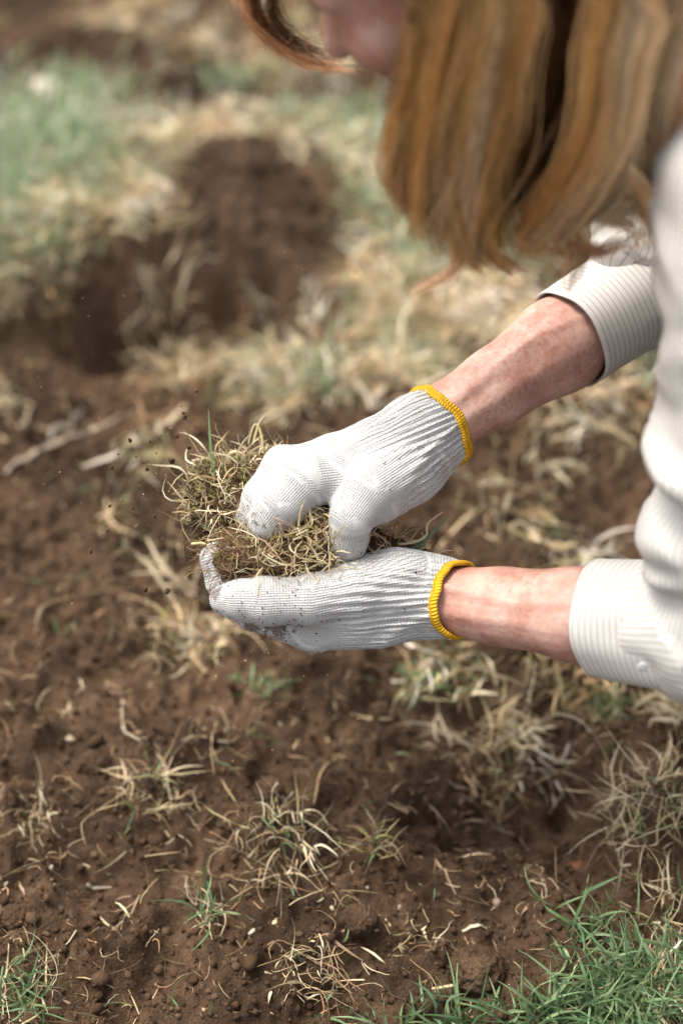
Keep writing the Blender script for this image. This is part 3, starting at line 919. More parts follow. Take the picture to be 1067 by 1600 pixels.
def box(pts, m=.03):
    pts = np.array(pts); return pts.min(0) - m, pts.max(0) + m
nA = (N_EL - N_WR) / np.linalg.norm(N_EL - N_WR)
fA = (F_EL - F_WR) / np.linalg.norm(F_EL - F_WR)
palm_n = Up * .75 - Fw * .66          # the cupped palm looks up
# near (left) hand, palm up, thumb towards the viewer
tip_n = I(351, 937, .030)
n_ch = [
    [(I(625, 914, .014), .026), (I(560, 924, .024), .0240), (I(490, 936, .031), .0218), (I(415, 939, .033), .0205), (I(375, 938, .032), .0172), (tip_n, .0125)],
    [(I(490, 994, .004), .0148), (I(394, 960, .002), .0135), (I(352, 908, .0), .0158), (I(340, 872, .0), .0152)],
    [(I(485, 975, -.018), .0145), (I(392, 945, -.02), .0130), (I(354, 905, -.02), .0118), (I(346, 872, -.02), .0105)],
    [(I(490, 955, -.036), .014), (I(405, 925, -.05), .012), (I(370, 895, -.054), .0105), (I(362, 866, -.054), .0095)],
    [(I(500, 930, -.052), .0125), (I(430, 905, -.064), .011), (I(400, 880, -.066), .0098), (I(392, 858, -.066), .009)]]
WRN = I(668, 933, .003)
n_palm = [(N_WR + nA * .05, WRN, .0305, .0275, -Fw, 1.0), (WRN, I(560, 950, .004), .031, .029, palm_n, 1.0),
          (I(600, 955, .006), I(492, 985, .004), .024, .0205, palm_n, 1.1), (I(600, 945, -.008), I(488, 968, -.018), .022, .018, palm_n, 1.1),
          (I(610, 930, -.018), I(495, 950, -.036), .021, .016, palm_n, 1.1), (I(615, 915, -.02), I(505, 925, -.05), .020, .015, palm_n, 1.1),
          (I(600, 905, .005), I(540, 905, .0), .022, .02, palm_n, 1.0)]
lo, hi = box([x[0] for c in n_ch for x in c] + [N_WR + nA * .055], .04)
HN_C = N_WR + nA * .013
hem_nn = nA - Fw * .22 + Up * .03
gN, gNV, gNN = glove(n_ch, n_palm, lo, hi, HN_C, hem_nn, .032, 0, [.014, .004, .004, .004, .004], (N_WR, I(500, 955, .0)), 40,
                     [(I(335, 925, .035), .012, 1.0), (I(430, 978, .02), .018, 1.15), (I(395, 975, .015), .015, 1.1), (I(335, 880, .01), .022, .75), (I(440, 905, .03), .022, .5), (I(500, 1005, .01), .025, .4)])
# far (right) hand, back up, pinching the turf
f_ch = [
    [(I(540, 742, .008), .022), (I(478, 750, .022), .0235), (I(445, 786, .026), .0198), (I(415, 822, .020), .0142)],
    [(I(520, 720, -.010), .0185), (I(444, 730, .004), .0180), (I(408, 776, .004), .0156), (I(390, 806, -.002), .0118)],
    [(I(520, 712, -.028), .0155), (I(465, 735, -.024), .014), (I(440, 790, -.020), .012), (I(430, 830, -.02), .010)],
    [(I(530, 708, -.046), .014), (I(490, 735, -.044), .0125), (I(470, 785, -.040), .011), (I(462, 820, -.038), .0095)],
    [(I(640, 726, .014), .022), (I(585, 762, .029), .0215), (I(550, 808, .033), .0190), (I(543, 842, .020), .0172), (I(541, 870, .0), .0150)]]
WRF = I(668, 678, -.002)
f_palm = [(F_WR + fA * .02, WRF, .0305, .032, -Fw, 1.0), (WRF, I(600, 715, 0), .0325, .031, -Fw, 1.1),
          (I(635, 712, .006), I(530, 742, .010), .024, .021, -Fw, 1.05), (I(635, 700, -.006), I(522, 724, -.008), .023, .019, -Fw, 1.05),
          (I(635, 690, -.018), I(524, 712, -.028), .021, .016, -Fw, 1.05), (I(640, 688, -.026), I(532, 708, -.046), .019, .0145, -Fw, 1.0),
          (I(625, 735, .008), I(575, 760, .018), .020, .019, -Fw, 1.0), (I(640, 742, .006), I(588, 785, .016), .021, .019, -Fw, 1.0)]
lo, hi = box([x[0] for c in f_ch for x in c] + [F_WR + fA * .03], .04)
gF, gFV, gFN = glove(f_ch, f_palm, lo, hi, F_WR + fA * -.008, fA + Fw * .25, .033, 0, [.012, .016, .006, .004, .010], (F_WR, I(525, 730, .0)), 60,
                     [(I(400, 815, .02), .022, .72), (I(500, 800, .03), .014, .7), (I(620, 775, .03), .012, .45), (I(545, 860, .03), .014, .5)])

# ---- shirt
S = Field([.10, -.30, .10], [1.0, .46, .86], .005)
S.cap(HIP + [.02, 0, .02], CHEST, .15, .15, .06, (0, 1, 0), .85); S.cap(CHEST, NECK + [.05, 0, -.045], .14, .085, .06, (0, 1, 0), .8)
S.cap(N_SH + [.03, .05, -.015], F_SH + [.03, -.05, -.015], .068, .068, .05)
nm_, fm_ = lp(N_SH, N_EL, .5), lp(F_SH, F_EL, .5)
for sh, el, wr in ((N_SH, N_EL, N_WR), (F_SH, F_EL, F_WR)):
    S.cap(sh, lp(sh, el, .5), .060, .043, .03); S.cap(lp(sh, el, .5), el, .043, .050, .03); S.cap(el, lp(el, wr, .16), .051, .048, .02)
# loose folds heaped above the near elbow
rot = lambda a_: np.array([[math.cos(a_), 0, math.sin(a_)], [0, 1, 0], [-math.sin(a_), 0, math.cos(a_)]])
S.ell(I(1074, 812, .16), [.047, .05, .030], rot(.35), k=.016); S.ell(I(1085, 735, .19), [.042, .05, .026], rot(-.3), k=.014); S.ell(I(1100, 865, .17), [.05, .03, .016], rot(.6), k=.01)
S.ell(I(1090, 990, .12), [.05, .045, .045], k=.02)
S.ell(I(985, 390, -.05), [.045, .03, .02], np.array([[.75, .5, -.43], [-.55, .83, 0], [.36, .24, .9]]), k=.012)
S.cap(NECK + [0, -.065, .0], NECK + [.05, -.07, -.03], .016, .016, .015); S.cap(NECK + [0, .065, .0], NECK + [.05, .07, -.03], .016, .016, .015)
V, Fc = S.mesh(1)
bones = [(N_SH, N_EL, .058, .05, 0), (F_SH, F_EL, .058, .05, 1), (HIP, CHEST, .15, .14, 2), (CHEST, NECK, .13, .08, 3), (N_EL, N_WR, .05, .04, 4), (F_EL, F_WR, .05, .04, 5)]
kb, al, ar, tt = bone_coords(V, bones, np.array([-1.0, 0, .1]))
Nn = vnormals(V, Fc)
disp = .006 * fbm(np.stack([al * 22 + 4 * kb, ar * 9], 1), 70, 2) + .0055 * (1 - 2.2 * np.abs(vnoise(np.stack([al * 19 + ar * 11 + 5 * kb, ar * 7 - al * 5], 1), 76))) + .004 * (1 - 2 * np.abs(vnoise(V * 16, 72))) + .002 * fbm(V * 40, 73, 2)
shirt = mk('shirt', V + Nn * disp[:, None], Fc, MAT_SHIRT, person, attrs={'arc': ar + .01 * vnoise(V * 9, 74)})

def rolled_cuff(el, wr, t0, t1, r_in, r_edge, r_back, tilt, seed):
    """band of turned-back sleeve: outer face, rounded edge, inner face"""
    ax = (wr - el) / np.linalg.norm(wr - el)
    n0 = ax + tilt; n0 /= np.linalg.norm(n0)
    p0, p1 = lp(el, wr, t0), lp(el, wr, t1)
    prof = [(0, r_back - .006), (.02, r_back), (.2, lp(r_back, r_edge, .25)), (.4, lp(r_back, r_edge, .5)), (.6, lp(r_back, r_edge, .7)), (.8, lp(r_back, r_edge, .88)), (.92, r_edge), (.985, r_edge), (1.0, r_edge - .0012), (.985, r_edge - .0026), (.9, r_edge - .003), (.5, r_in), (.1, r_in)]
    dense = []
    for (a, ra), (b, rb) in zip(prof[:-1], prof[1:]):
        k = max(2, int(abs(b - a) * 30))
        dense += [(a + (b - a) * x / k, ra + (rb - ra) * x / k) for x in range(k)]
    dense.append(prof[-1])
    e1 = Up - n0 * (Up @ n0); e1 /= np.linalg.norm(e1); e2 = np.cross(n0, e1)
    m_ = 120
    th = np.linspace(0, 2 * np.pi, m_, endpoint=False)
    rings, arc, cum, pa, pr = [], [], 0, None, None
    L = np.linalg.norm(p1 - p0)
    for (a, rr) in dense:
        if pa is not None: cum += math.hypot((a - pa) * L, rr - pr)
        pa, pr = a, rr
        w = 1 + .05 * np.sin(2 * th + seed) + .018 * np.sin(5 * th + seed + a * 3) + .02 * vnoise(np.stack([np.cos(th) * 2 + seed, np.sin(th) * 2, 0 * th + a * 2], 1), 80) + .016 * (1 - a) * np.sin(9 * th + 2 * a)
        rings.append(lp(p0, p1, a) + (rr * w * np.cos(th))[:, None] * e1 + (rr * w * np.sin(th))[:, None] * e2)
        arc.append(np.full(m_, cum))
    V, Fc = loft(rings)
    return mk('rolled_cuff', V, Fc[:, ::-1], MAT_SHIRT, shirt, attrs={'arc': np.concatenate(arc)})
rolled_cuff(N_EL, N_WR, .06, .415, .0435, .0475, .053, Fw * .25 - Up * .05, 1.3)
rolled_cuff(F_EL, F_WR, .0, .46, .047, .0505, .054, Fw * -.10, 4.1)
m_but = plain('button', (.46, .45, .43), .25, .5, 60, .0)
F = Field([-.008] * 3, [.008] * 3, .0006); F.ell([0, 0, 0], [.0044, .0044, .0013], k=.0005)
for s in (-1, 1):
    F.cap([.0013 * s, 0, -.004], [.0013 * s, 0, .004], .0006, .0006, .0003, carve=True)
V, Fc = F.mesh()
ob = mk('button', V, Fc, m_but, shirt)
ob.location = I(1003, 1042, .148); ob.rotation_euler = (R(70), R(10), 0)

# ---- trousers and shoes (out of the frame, to the right)
Tr = Field([.40, -.20, -.01], [1.02, .42, .52], .006)
for sgn in (-1, 1):
    hp = HIP + [.02, .085 * sgn, -.03]; kn = np.array([.50, .11 + .15 * sgn, .08]); an_ = np.array([.88, .11 + .11 * sgn, .075])
    Tr.cap(hp, kn, .095, .07, .03); Tr.cap(kn, an_, .068, .052, .02)
Tr.cap(HIP + [.0, -.06, 0], HIP + [.0, .06, 0], .135, .135, .05)
V, Fc = Tr.mesh(1); Nn = vnormals(V, Fc)
mk('trousers', V + Nn * (.006 * fbm(V * 16, 90, 2))[:, None], Fc, plain('denim', (.06, .08, .13), .9, .1, 700), person)
for sgn in (-1, 1):
    F = Field([.84, -.2, -.02], [1.1, .4, .16], .004)
    a0 = np.array([.91, .11 + .11 * sgn, .065])
    F.cap(a0, a0 + [.06, 0, -.01], .042, .042, .02); F.cap(a0 + [.05, 0, .0], a0 + [.075, 0, -.045], .04, .022, .02)
    V, Fc = F.mesh(1); mk('shoe', V, Fc, plain('shoe_leather', (.09, .06, .04), .5, .4), person)

# ---- hair: strands gathered into locks
hr = np.random.default_rng(21)
HC = {'g': [(.88, .53, .19), (.76, .42, .13), (.93, .63, .29)], 'l': [(.95, .68, .38), (.90, .60, .28), (.96, .76, .50)], 'd': [(.20, .085, .027), (.28, .12, .038), (.14, .06, .019)], 'r': [(.84, .47, .22), (.92, .58, .33)]}  # light strands paint in sun highlights, dark ones the shade of the under-layer
def lock(guide, w0, w1, n, c, ywid=.6, frizz=.007):
    g = [np.asarray(p_, float) if len(p_) == 4 else RY(*p_) for p_ in guide]
    if guide[0][1] <= -170 and guide[0][2] < .1:              # rooted on the near side of the skull
        a_ = np.interp(guide[0][0], [690, 1045], [.75, 2.7])
        g[0] = hd(-.012, .03) + (math.cos(a_) * hF + math.sin(a_) * hU) * .066 - hS * .074
    if guide[0][1] == -160:                                   # a strand from the far hairline
        g[0] = hd(.085, .075, .045); g.insert(0, hd(.055, .105, .02))
    g = np.array(g)
    k = len(g)
    # Catmull-Rom through the guide
    gp = np.vstack([2 * g[0] - g[1], g, 2 * g[-1] - g[-2]])
    S_ = 18
    t = np.linspace(0, k - 1 - 1e-6, S_); i_ = t.astype(int); u = (t - i_)[:, None]
    p0, p1, p2, p3 = gp[i_], gp[i_ + 1], gp[i_ + 2], gp[i_ + 3]
    q = .5 * (2 * p1 + (p2 - p0) * u + (2 * p0 - 5 * p1 + 4 * p2 - p3) * u ** 2 + (3 * p1 - p0 - 3 * p2 + p3) * u ** 3)
    s = np.linspace(0, 1, S_)
    pz = hr.uniform(0, 6.28)
    q = q + np.outer(np.sin(s * 8.5 + pz) * s ** 1.3 * min(.010, w0 * .5), [1, 0, 0]) + np.outer(np.cos(s * 7.5 + pz) * s * min(.008, w0 * .4), [0, 1, 0])
    n = int(n * 1.25)
    nc = max(4, n // 18)                                       # smaller clumps inside the lock
    cc = hr.normal(0, .58, (nc, 3)); cid = hr.integers(0, nc, n)
    off = cc[cid] + hr.normal(0, .14, (n, 3))
    wd = np.interp(s, [0, .55, .85, 1], [w0, max(w0, w1), w1, w1 * .55])
    P = q[None] + off[:, None, :] * wd[None, :, None] * np.array([1, ywid, .35])
    stray = hr.random(n) < .07
    P[stray] += (off[stray][:, None, :] * .9 * s[None, :, None] ** .7) * wd[None, :, None]
    P[stray, :, 0] += (hr.normal(0, .006, (stray.sum(), 1)) * np.sin(s[None] * hr.uniform(3, 7, (stray.sum(), 1))))
    ph = hr.uniform(0, 6.28, nc)[cid]
    wav = np.sin(s[None] * hr.uniform(5, 9, nc)[cid][:, None] + ph[:, None]) * (s[None] ** 1.2)
    P[..., 0] += wav * w1 * .85
    P[..., 1] += np.cos(s[None] * 6 + ph[:, None]) * s[None] * w1 * .3
    P += hr.normal(0, frizz * .25, (n, 1, 3)) + np.cumsum(hr.normal(0, frizz * .10, (n, S_, 3)), axis=1)
    tl = 1.02 - .34 * hr.random(n) ** 2                              # ragged ends
    P = P[:, :1] * 0 + np.stack([np.stack([np.interp(s * e, s, P[m_, :, a_]) for a_ in range(3)], 1) for m_, e in enumerate(tl)])
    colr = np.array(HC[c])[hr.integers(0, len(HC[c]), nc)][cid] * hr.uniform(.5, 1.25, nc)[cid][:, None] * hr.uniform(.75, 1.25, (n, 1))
    return tubes(P, hr.uniform(.0002, .00045, n), colr, .5)
LOCKS = [
    ([(700, -230, .055), (690, -100, .03), (684, 20, .02), (668, 120, .015), (648, 200, .015), (652, 280, .02), (700, 345, .03), (742, 375, .035)], .020, .016, 260, 'g'),
    ([(730, -230, .04), (730, -60, .015), (722, 60, .005), (690, 160, .0), (662, 240, .005), (680, 320, .015), (722, 360, .02)], .022, .018, 300, 'g'),
    ([(770, -230, .035), (775, -40, .01), (768, 80, .0), (740, 180, -.005), (700, 260, .0), (700, 330, .01), (735, 395, .015)], .022, .018, 320, 'l'),
    ([(785, -230, .03), (782, -40, .005), (775, 90, -.002), (762, 180, -.002), (745, 260, .005), (735, 320, .01), (745, 380, .015), (780, 412, .02)], .022, .016, 300, 'g'),
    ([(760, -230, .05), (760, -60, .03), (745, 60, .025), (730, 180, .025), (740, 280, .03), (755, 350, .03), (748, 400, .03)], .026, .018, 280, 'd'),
    ([(690, -230, .07), (672, -80, .05), (680, 30, .035), (670, 100, .03), (655, 170, .03)], .012, .014, 140, 'r'),
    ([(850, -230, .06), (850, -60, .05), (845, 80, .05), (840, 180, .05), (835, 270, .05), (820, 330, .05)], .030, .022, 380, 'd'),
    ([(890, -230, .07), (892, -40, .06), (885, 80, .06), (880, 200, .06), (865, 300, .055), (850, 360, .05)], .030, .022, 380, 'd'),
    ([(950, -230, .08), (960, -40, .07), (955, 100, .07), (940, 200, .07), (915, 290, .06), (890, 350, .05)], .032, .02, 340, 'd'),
    ([(945, -230, .03), (955, -60, .01), (955, 60, .0), (945, 150, -.005), (920, 240, .0), (880, 310, .01), (852, 365, .015), (880, 408, .02)], .020, .015, 280, 'g'),
    ([(960, -220, .03), (978, -40, .01), (975, 80, -.005), (955, 180, -.01), (930, 255, -.005), (895, 325, .005), (860, 385, .01)], .022, .014, 300, 'l'),
    ([(1000, -200, .04), (1015, -40, .01), (1012, 70, .0), (990, 150, -.01), (985, 220, -.01), (1008, 265, -.005), (990, 310, .0), (940, 345, .005)], .022, .016, 320, 'l'),
    ([(1030, -180, .05), (1045, -40, .02), (1040, 60, .005), (1025, 140, .0), (1030, 200, .0), (1045, 235, .0)], .020, .014, 240, 'r'),
    ([(990, -200, .06), (1000, -40, .04), (990, 90, .03), (975, 190, .02), (960, 270, .02), (925, 340, .02)], .026, .018, 260, 'g'),
    ([(712, 340, .02), (725, 385, .02), (705, 428, .02), (662, 452, .02)], .004, .003, 36, 'r'),
    ([(730, 340, .02), (750, 385, .02), (780, 412, .02), (830, 425, .02)], .006, .007, 50, 'r'),
    ([(880, 330, .0), (900, 375, .0), (940, 395, .0), (985, 380, .0)], .007, .008, 60, 'r'),
    ([(960, 250, -.01), (1000, 300, -.01), (1010, 340, -.01), (980, 370, -.01)], .008, .008, 70, 'l'),
    ([(680, 180, .01), (640, 250, .01), (640, 310, .01), (690, 360, .01)], .006, .006, 60, 'r'),
    ([(850, 340, .02), (885, 375, .015), (905, 405, .01), (880, 455, .01)], .005, .004, 40, 'g'),
    ([(930, 300, .02), (945, 340, .02), (985, 355, .03), (1000, 400, .03)], .005, .004, 30, 'r'),
    ([(470, -160, .17), (395, -50, .19), (388, 10, .19), (420, 62, .19), (475, 94, .185), (545, 106, .18)], .009, .007, 120, 'r'),
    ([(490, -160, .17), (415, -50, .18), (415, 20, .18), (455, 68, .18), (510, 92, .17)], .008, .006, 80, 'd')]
parts = [lock(*x) for x in LOCKS]
# strands combed over the skull from the parting
ns = 2600
s_ = hr.uniform(-.6, 1.9, ns); side = hr.choice([-1, 1], ns)
S_ = 12
ph = np.linspace(0, 1, S_)[None] * hr.uniform(1.5, 2.15, (ns, 1))
rad = np.array([.106, .086, .099]) + 0
P = np.zeros((ns, S_, 3))
for k in range(S_):
    a_ = ph[:, k]
    sag = s_ + .25 * a_
    f_ = np.cos(sag) * np.cos(a_ * .0) * np.cos(a_) ; u_ = np.sin(sag)
    fv = np.stack([np.cos(sag) * np.cos(a_), np.sin(a_) * side, np.sin(sag) * np.cos(a_)], 1) * (rad * (1 + .03 * np.sin(s_ * 9 + a_ * 2))[:, None] + .004 * hr.random((ns, 1)))
    P[:, k] = hd(-.012, .03) + fv[:, :1] * -hF * -1 * np.where(np.ones((ns, 1)), 1, 1) * np.array([1, 1, 1]) * 0 + fv[:, 0:1] * (hF * .0) + np.outer(fv[:, 2], hU) + np.outer(fv[:, 0], -hF * -1) * 0
    ang = s_ + .9
    dirv = np.outer(np.cos(ang), hF) + np.outer(np.sin(ang), hU)
    P[:, k] = hd(-.012, .03) + dirv * (np.cos(a_) * .108 * (1 + .02 * np.sin(s_ * 23)))[:, None] + np.outer(np.sin(a_) * side * .088, hS)
    P[:, k] += hU * (-.035) * (np.clip(a_ - 1.2, 0, 1) ** 2)[:, None] + hr.normal(0, .0006, (ns, 3))
colr = np.array(HC['g'] + HC['r'] + HC['d'])[hr.integers(0, 8, ns)] * hr.uniform(.85, 1.15, (ns, 1))
parts.append(tubes(P, hr.uniform(.0004, .0008, ns), colr, .3))
V, Fc, C = cat(parts)
mk('hair', V, Fc, MAT_HAIR, person, col=C)

# ------------------------------------------------------------------ the piece of turf being broken apart
turf = empty('turf_clod')
tag(turf, 'clod of turf with soil, roots, moss and dead grass held between the gloves', 'turf')
tr = np.random.default_rng(5)
core = [(I(425, 880, .004), [.046, .030, .024]), (I(385, 868, -.006), [.026, .03, .022]), (I(480, 868, .006), [.034, .028, .026]), (I(372, 805, -.040), [.038, .032, .038]), (I(345, 765, -.045), [.028, .024, .026]),
        (I(430, 780, -.035), [.045, .03, .04]), (I(510, 850, -.015), [.045, .03, .026]), (I(488, 842, .016), [.022, .02, .020]), (I(590, 868, -.022), [.028, .024, .018]), (I(630, 876, -.03), [.025, .02, .010])]
F = Field(*box([c for c, _ in core], .08), .0025)
for c, rd in core:
    F.ell(c, rd, np.stack([Rt, Fw, Up]), .012)
V, Fc = F.mesh(1); Nn = vnormals(V, Fc)
V = V + Nn * (.006 * fbm(V * 45, 51, 2) + .0045 * (1 - 2 * np.abs(vnoise(V * 95, 52))) + .0028 * fbm(V * 230, 53, 2))[:, None]
mk('soil_core', V, Fc, MAT_SOIL, turf, attrs={'sod': np.zeros(len(V))})
Nn = vnormals(V, Fc)
# project to photo pixels to know which side of the clod each point is on
def to_px(P):
    d = P - CAM; z = d @ Fw
    return 533.5 + (d @ Rt) / z * DIST * PPM, 800 - (d @ Up) / z * DIST * PPM
cpx, cpy = to_px(V)
facing = (Nn @ -Fw)
def seeds(mask, n):
    ix = np.flatnonzero(mask)
    return ix[tr.integers(0, len(ix), n)]
# fine dark roots at the broken front
ix = seeds((facing > .05) & (cpy > 835) & (cpx < 440), 420)
P = paths(tr, V[ix], Nn[ix] + tr.normal(0, .9, (420, 3)), tr.uniform(.008, .032, 420), 8, .35, .9)
a1 = tubes(P, tr.uniform(.00018, .0004, 420), pick(tr, [(.30, .17, .085), (.22, .12, .06), (.42, .27, .15), (.14, .08, .045)], 420))
ix = seeds((facing > -.1) & (cpx > 540), 90)
P = paths(tr, V[ix], Nn[ix] + tr.normal(0, .7, (90, 3)), tr.uniform(.008, .03, 90), 8, .2, .9)
a2 = tubes(P, tr.uniform(.0002, .0005, 90), pick(tr, [(.30, .17, .085), (.5, .34, .2), (.16, .09, .05)], 90))
v, f, c = cat([a1, a2]); tag(mk('roots', v, f, MAT_STRAW, turf, col=c), kind='stuff')
# dead grass: long curled straw over the front and the back
ix = seeds((facing > .0) & (cpy > 800) & (cpx > 380) & (cpx < 545), 360)
d = Nn[ix] * .7 + tr.normal(0, .75, (360, 3)) + Up * .1
b1 = ribbon(paths(tr, V[ix], d, tr.uniform(.012, .045, 360), 8, .25, .65), tr.uniform(.0006, .0020, 360), pick(tr, P_STRAW + P_PALE, 360), tr)
ix = seeds((cpy < 815) & (cpx < 440) & (facing > -.55), 480)
d = Nn[ix] * .8 + tr.normal(0, .6, (480, 3)) + Up * .35
b2 = ribbon(paths(tr, V[ix], d, (.006 + .040 * tr.random(480) ** 2), 7, .2, .8), tr.uniform(.0006, .0024, 480), pick(tr, P_STRAW + P_PALE + P_PALE, 480), tr)
ix = seeds((cpx > 545) & (Nn @ Up > -.2), 70)
b3 = ribbon(paths(tr, V[ix], Nn[ix] * .5 + tr.normal(0, .5, (70, 3)) + Up * .5 + Rt * .6, tr.uniform(.015, .045, 70), 7, .2, .4), tr.uniform(.0007, .0018, 70), pick(tr, P_STRAW, 70), tr)
ix = seeds((facing > -.1) & (cpy > 790) & (cpx > 330) & (cpx < 540), 160)
b4 = tubes(paths(tr, V[ix], Nn[ix] + tr.normal(0, .8, (160, 3)), tr.uniform(.015, .05, 160), 10, .3, .9), tr.uniform(.0003, .0007, 160), pick(tr, P_PALE + P_STRAW, 160))
ix = seeds((facing > .2) & (cpy > 835) & (cpx > 400) & (cpx < 540), 90)
b5 = ribbon(paths(tr, V[ix] + Nn[ix] * .004, Nn[ix] * .5 + tr.normal(0, .8, (90, 3)), tr.uniform(.015, .042, 90), 8, .4, .6), tr.uniform(.0009, .0021, 90), pick(tr, P_PALE, 90) * 1.1, tr)
ix = seeds((np.hypot(cpx - 540, cpy - 862) < 42) | ((np.hypot(cpx - 488, cpy - 830) < 34) & (facing > 0)) | (np.hypot(cpx - 415, cpy - 840) < 40), 110)
b6 = ribbon(paths(tr, V[ix] + Nn[ix] * .003, -Fw * .6 + tr.normal(0, .6, (110, 3)), tr.uniform(.015, .04, 110), 8, .3, .5), tr.uniform(.0006, .0016, 110), pick(tr, P_PALE + P_STRAW, 110), tr)
v, f, c = cat([b1, b2, b3, b4, b5, b6]); tag(mk('dead_grass', v, f, MAT_STRAW, turf, col=c), kind='stuff')
# moss: short yellow green sprigs
ix = seeds((Nn @ Up > -.1) & (facing > -.5) & (cpx < 540), 1100)
d = Nn[ix] + tr.normal(0, .5, (1100, 3))
v, f, c = ribbon(paths(tr, V[ix], d, tr.uniform(.003, .010, 1100), 3, 0, .4), tr.uniform(.0008, .0018, 1100), pick(tr, P_MOSS + [(.34, .27, .13)], 1100), tr)
tag(mk('moss', v, f, MAT_GRASS, turf, col=c), kind='stuff')
def through(name, pts, w, colr, flatblade=True, mat=None):
    g = np.array([I(*p_) for p_ in pts]); k = len(g)
    t = np.linspace(0, k - 1, 14); q = np.stack([np.interp(t, np.arange(k), g[:, a_]) for a_ in range(3)], 1)
    for _ in range(3): q[1:-1] = .25 * q[:-2] + .5 * q[1:-1] + .25 * q[2:]
    if flatblade: v, f, c = ribbon(q[None], np.array([w]), np.array([colr]), tr)
    else: v, f, c = tubes(q[None], np.array([w]), np.array([colr]), .55, 5)
    return mk(name, v, f, mat or (MAT_GRASS if flatblade else MAT_STRAW), turf, col=c)
for pts, w in (([(338, 765, -.02), (331, 710, -.018), (326, 640, -.018)], .0052), ([(330, 775, -.018), (322, 740, -.016), (318, 700, -.016)], .0042), ([(345, 765, -.02), (350, 720, -.018), (352, 680, -.018)], .003),
               ([(345, 775, -.016), (360, 760, -.014), (382, 740, -.014)], .0038), ([(345, 780, -.01), (340, 760, -.008), (328, 742, -.008)], .0034), ([(352, 845, .0), (330, 830, .0), (308, 812, -.005)], .0032), ([(355, 885, .0), (325, 875, .004), (288, 868, .002)], .0034),
               ([(600, 870, -.015), (650, 862, -.01), (672, 850, -.01)], .0035), ([(635, 862, -.015), (665, 845, -.015), (702, 805, -.02)], .0045), ([(505, 880, .03), (520, 868, .034), (528, 852, .034)], .0025),
               ([(480, 850, .02), (482, 830, .024), (478, 805, .024)], .002)):
    through('grass_blade', pts, w, tuple(pick(tr, P_GREEN, 1)[0] * .8))
for pts, w in (([(325, 845, .012), (370, 838, .018), (400, 842, .02), (430, 836, .02)], .0011), ([(460, 890, .03), (430, 880, .034), (405, 892, .035), (385, 888, .034)], .0014), ([(455, 880, .03), (470, 905, .036), (458, 925, .036)], .0012),
               ([(440, 850, .03), (480, 840, .034), (510, 842, .034)], .0010), ([(395, 695, -.05), (405, 660, -.05), (418, 645, -.05)], .0014), ([(412, 720, -.05), (410, 680, -.05), (402, 660, -.05), (395, 665, -.05), (388, 695, -.05)], .0013),
               ([(350, 715, -.045), (368, 703, -.04), (385, 712, -.04), (395, 730, -.04)], .0015), ([(300, 720, -.04), (330, 715, -.04), (345, 735, -.04), (355, 760, -.04)], .0011), ([(300, 850, .0), (318, 848, .006), (332, 858, .01)], .0014),
               ([(580, 835, -.0), (590, 822, .004), (608, 818, .004)], .0009), ([(585, 832, .0), (590, 850, .004), (588, 868, .004)], .0013), ([(585, 832, .0), (600, 842, .004), (606, 856, .004)], .0009),
               ([(607, 850, -.01), (640, 852, -.008), (672, 838, -.008), (664, 826, -.008), (668, 815, -.01), (692, 800, -.01)], .0014), ([(455, 832, .03), (450, 808, .034), (447, 788, .034)], .0019), ([(425, 815, .03), (420, 795, .038), (424, 778, .038)], .0008),
               ([(437, 835, .03), (428, 810, .038), (430, 790, .038)], .0007), ([(510, 892, .04), (540, 885, .042), (575, 893, .04)], .0005), ([(405, 905, .05), (403, 925, .054), (405, 950, .052)], .0005)):
    through('straw_strand', pts, w, tuple(pick(tr, P_PALE, 1)[0]), False)

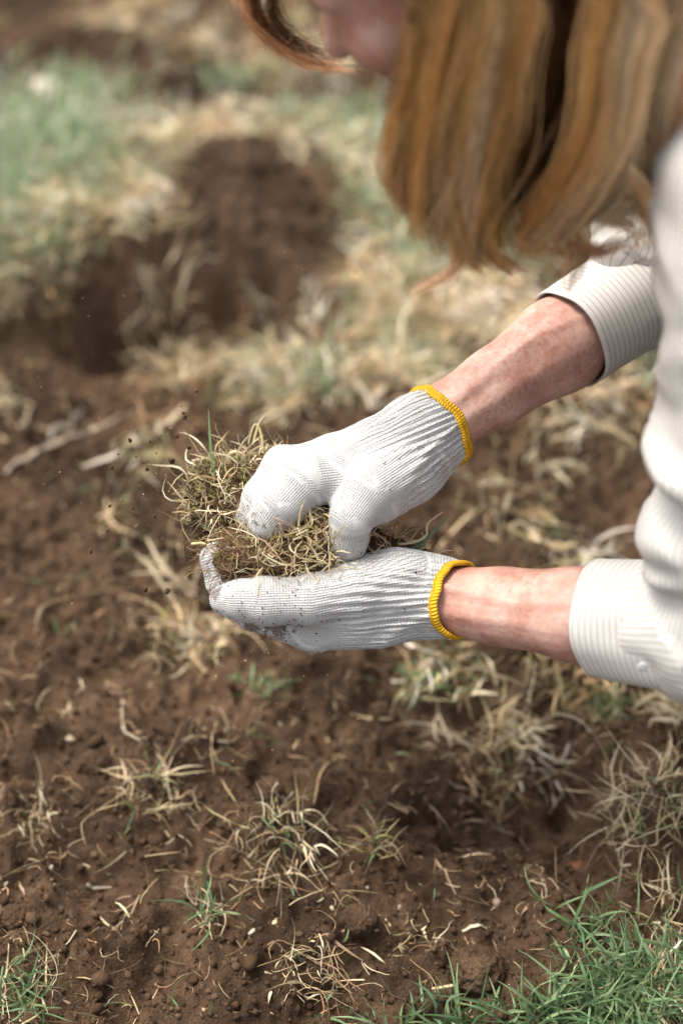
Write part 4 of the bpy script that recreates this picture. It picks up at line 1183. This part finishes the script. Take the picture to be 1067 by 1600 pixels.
# ------------------------------------------------------------------ soil in the air and on the gloves
cr = np.random.default_rng(11)
big = [(284, 634), (290, 652), (221, 771), (172, 791), (213, 822), (230, 733), (268, 720), (175, 731), (277, 682), (265, 672), (142, 862), (185, 710), (245, 708), (235, 690), (183, 689), (192, 783), (208, 794), (242, 806), (253, 681), (213, 714), (203, 688), (287, 645), (227, 921), (262, 924), (310, 940), (295, 700), (168, 829), (207, 859), (251, 795), (307, 610), (549, 645)]
for px, py in big:
    r0 = (.0011 + .0018 * cr.random() ** 2) * (1.5 if (px, py) in ((221, 771), (172, 791), (213, 822), (268, 720)) else 1)
    v, f, c = lumps(cr, np.zeros((1, 3)), np.array([r0]), pick(cr, [(.06, .035, .02), (.09, .055, .035), (.13, .085, .055)], 1))
    o = mk('soil_crumb', v, f, MAT_CRUMB, col=c, smooth=False)
    o.location = I(px, py, cr.normal(-.01, .02))
    tag(o, 'tiny dark soil crumb flying through the air left of the gloves', 'soil crumb', 'soil crumbs flying off the turf')
nd = 620
px = np.concatenate([cr.normal(200, 95, 330), cr.normal(420, 60, 180), cr.normal(330, 160, 110)]); py = np.concatenate([cr.normal(800, 120, 330), cr.normal(1085, 55, 180), cr.normal(560, 140, 110)])
P = np.array([I(a_, b_, c_) for a_, b_, c_ in zip(px, py, cr.normal(0, .05, nd))])
v, f, c = lumps(cr, P, .0002 + .0006 * cr.random(nd) ** 2.5, pick(cr, [(.25, .17, .11), (.4, .3, .2), (.10, .06, .04)], nd))
tag(mk('soil_dust', v, f, MAT_CRUMB, col=c, smooth=False), 'fine soil dust hanging in the air around the gloves', 'soil dust', kind='stuff')
Vs, Ns = np.concatenate([gNV, gFV]), np.concatenate([gNN, gFN])
sx, sy = to_px(Vs)
wgt = np.full(len(Vs), .04)
for a_, b_, s1, w in ((335, 925, 16, 3.0), (420, 978, 45, 2.2), (450, 1000, 40, .5), (400, 815, 35, .9), (325, 890, 25, 1.0), (620, 775, 25, .6), (600, 900, 60, .25), (420, 950, 60, .4), (500, 800, 20, 1.), (545, 855, 25, .5)):
    wgt += w * np.exp(-.5 * (((sx - a_) / s1) ** 2 + ((sy - b_) / (s1 * .6)) ** 2))
wgt *= (Ns @ -Fw > .1)
ix = cr.choice(len(Vs), 560, p=wgt / wgt.sum())
v, f, c = lumps(cr, Vs[ix] + Ns[ix] * .0002, .0002 + .0008 * cr.random(560) ** 3, pick(cr, [SOIL_D, SOIL_M, (.06, .035, .02)], 560))
tag(mk('soil_specks', v, f, MAT_CRUMB, col=c, smooth=False), 'dark soil specks stuck on the white knit gloves', 'soil', kind='stuff')
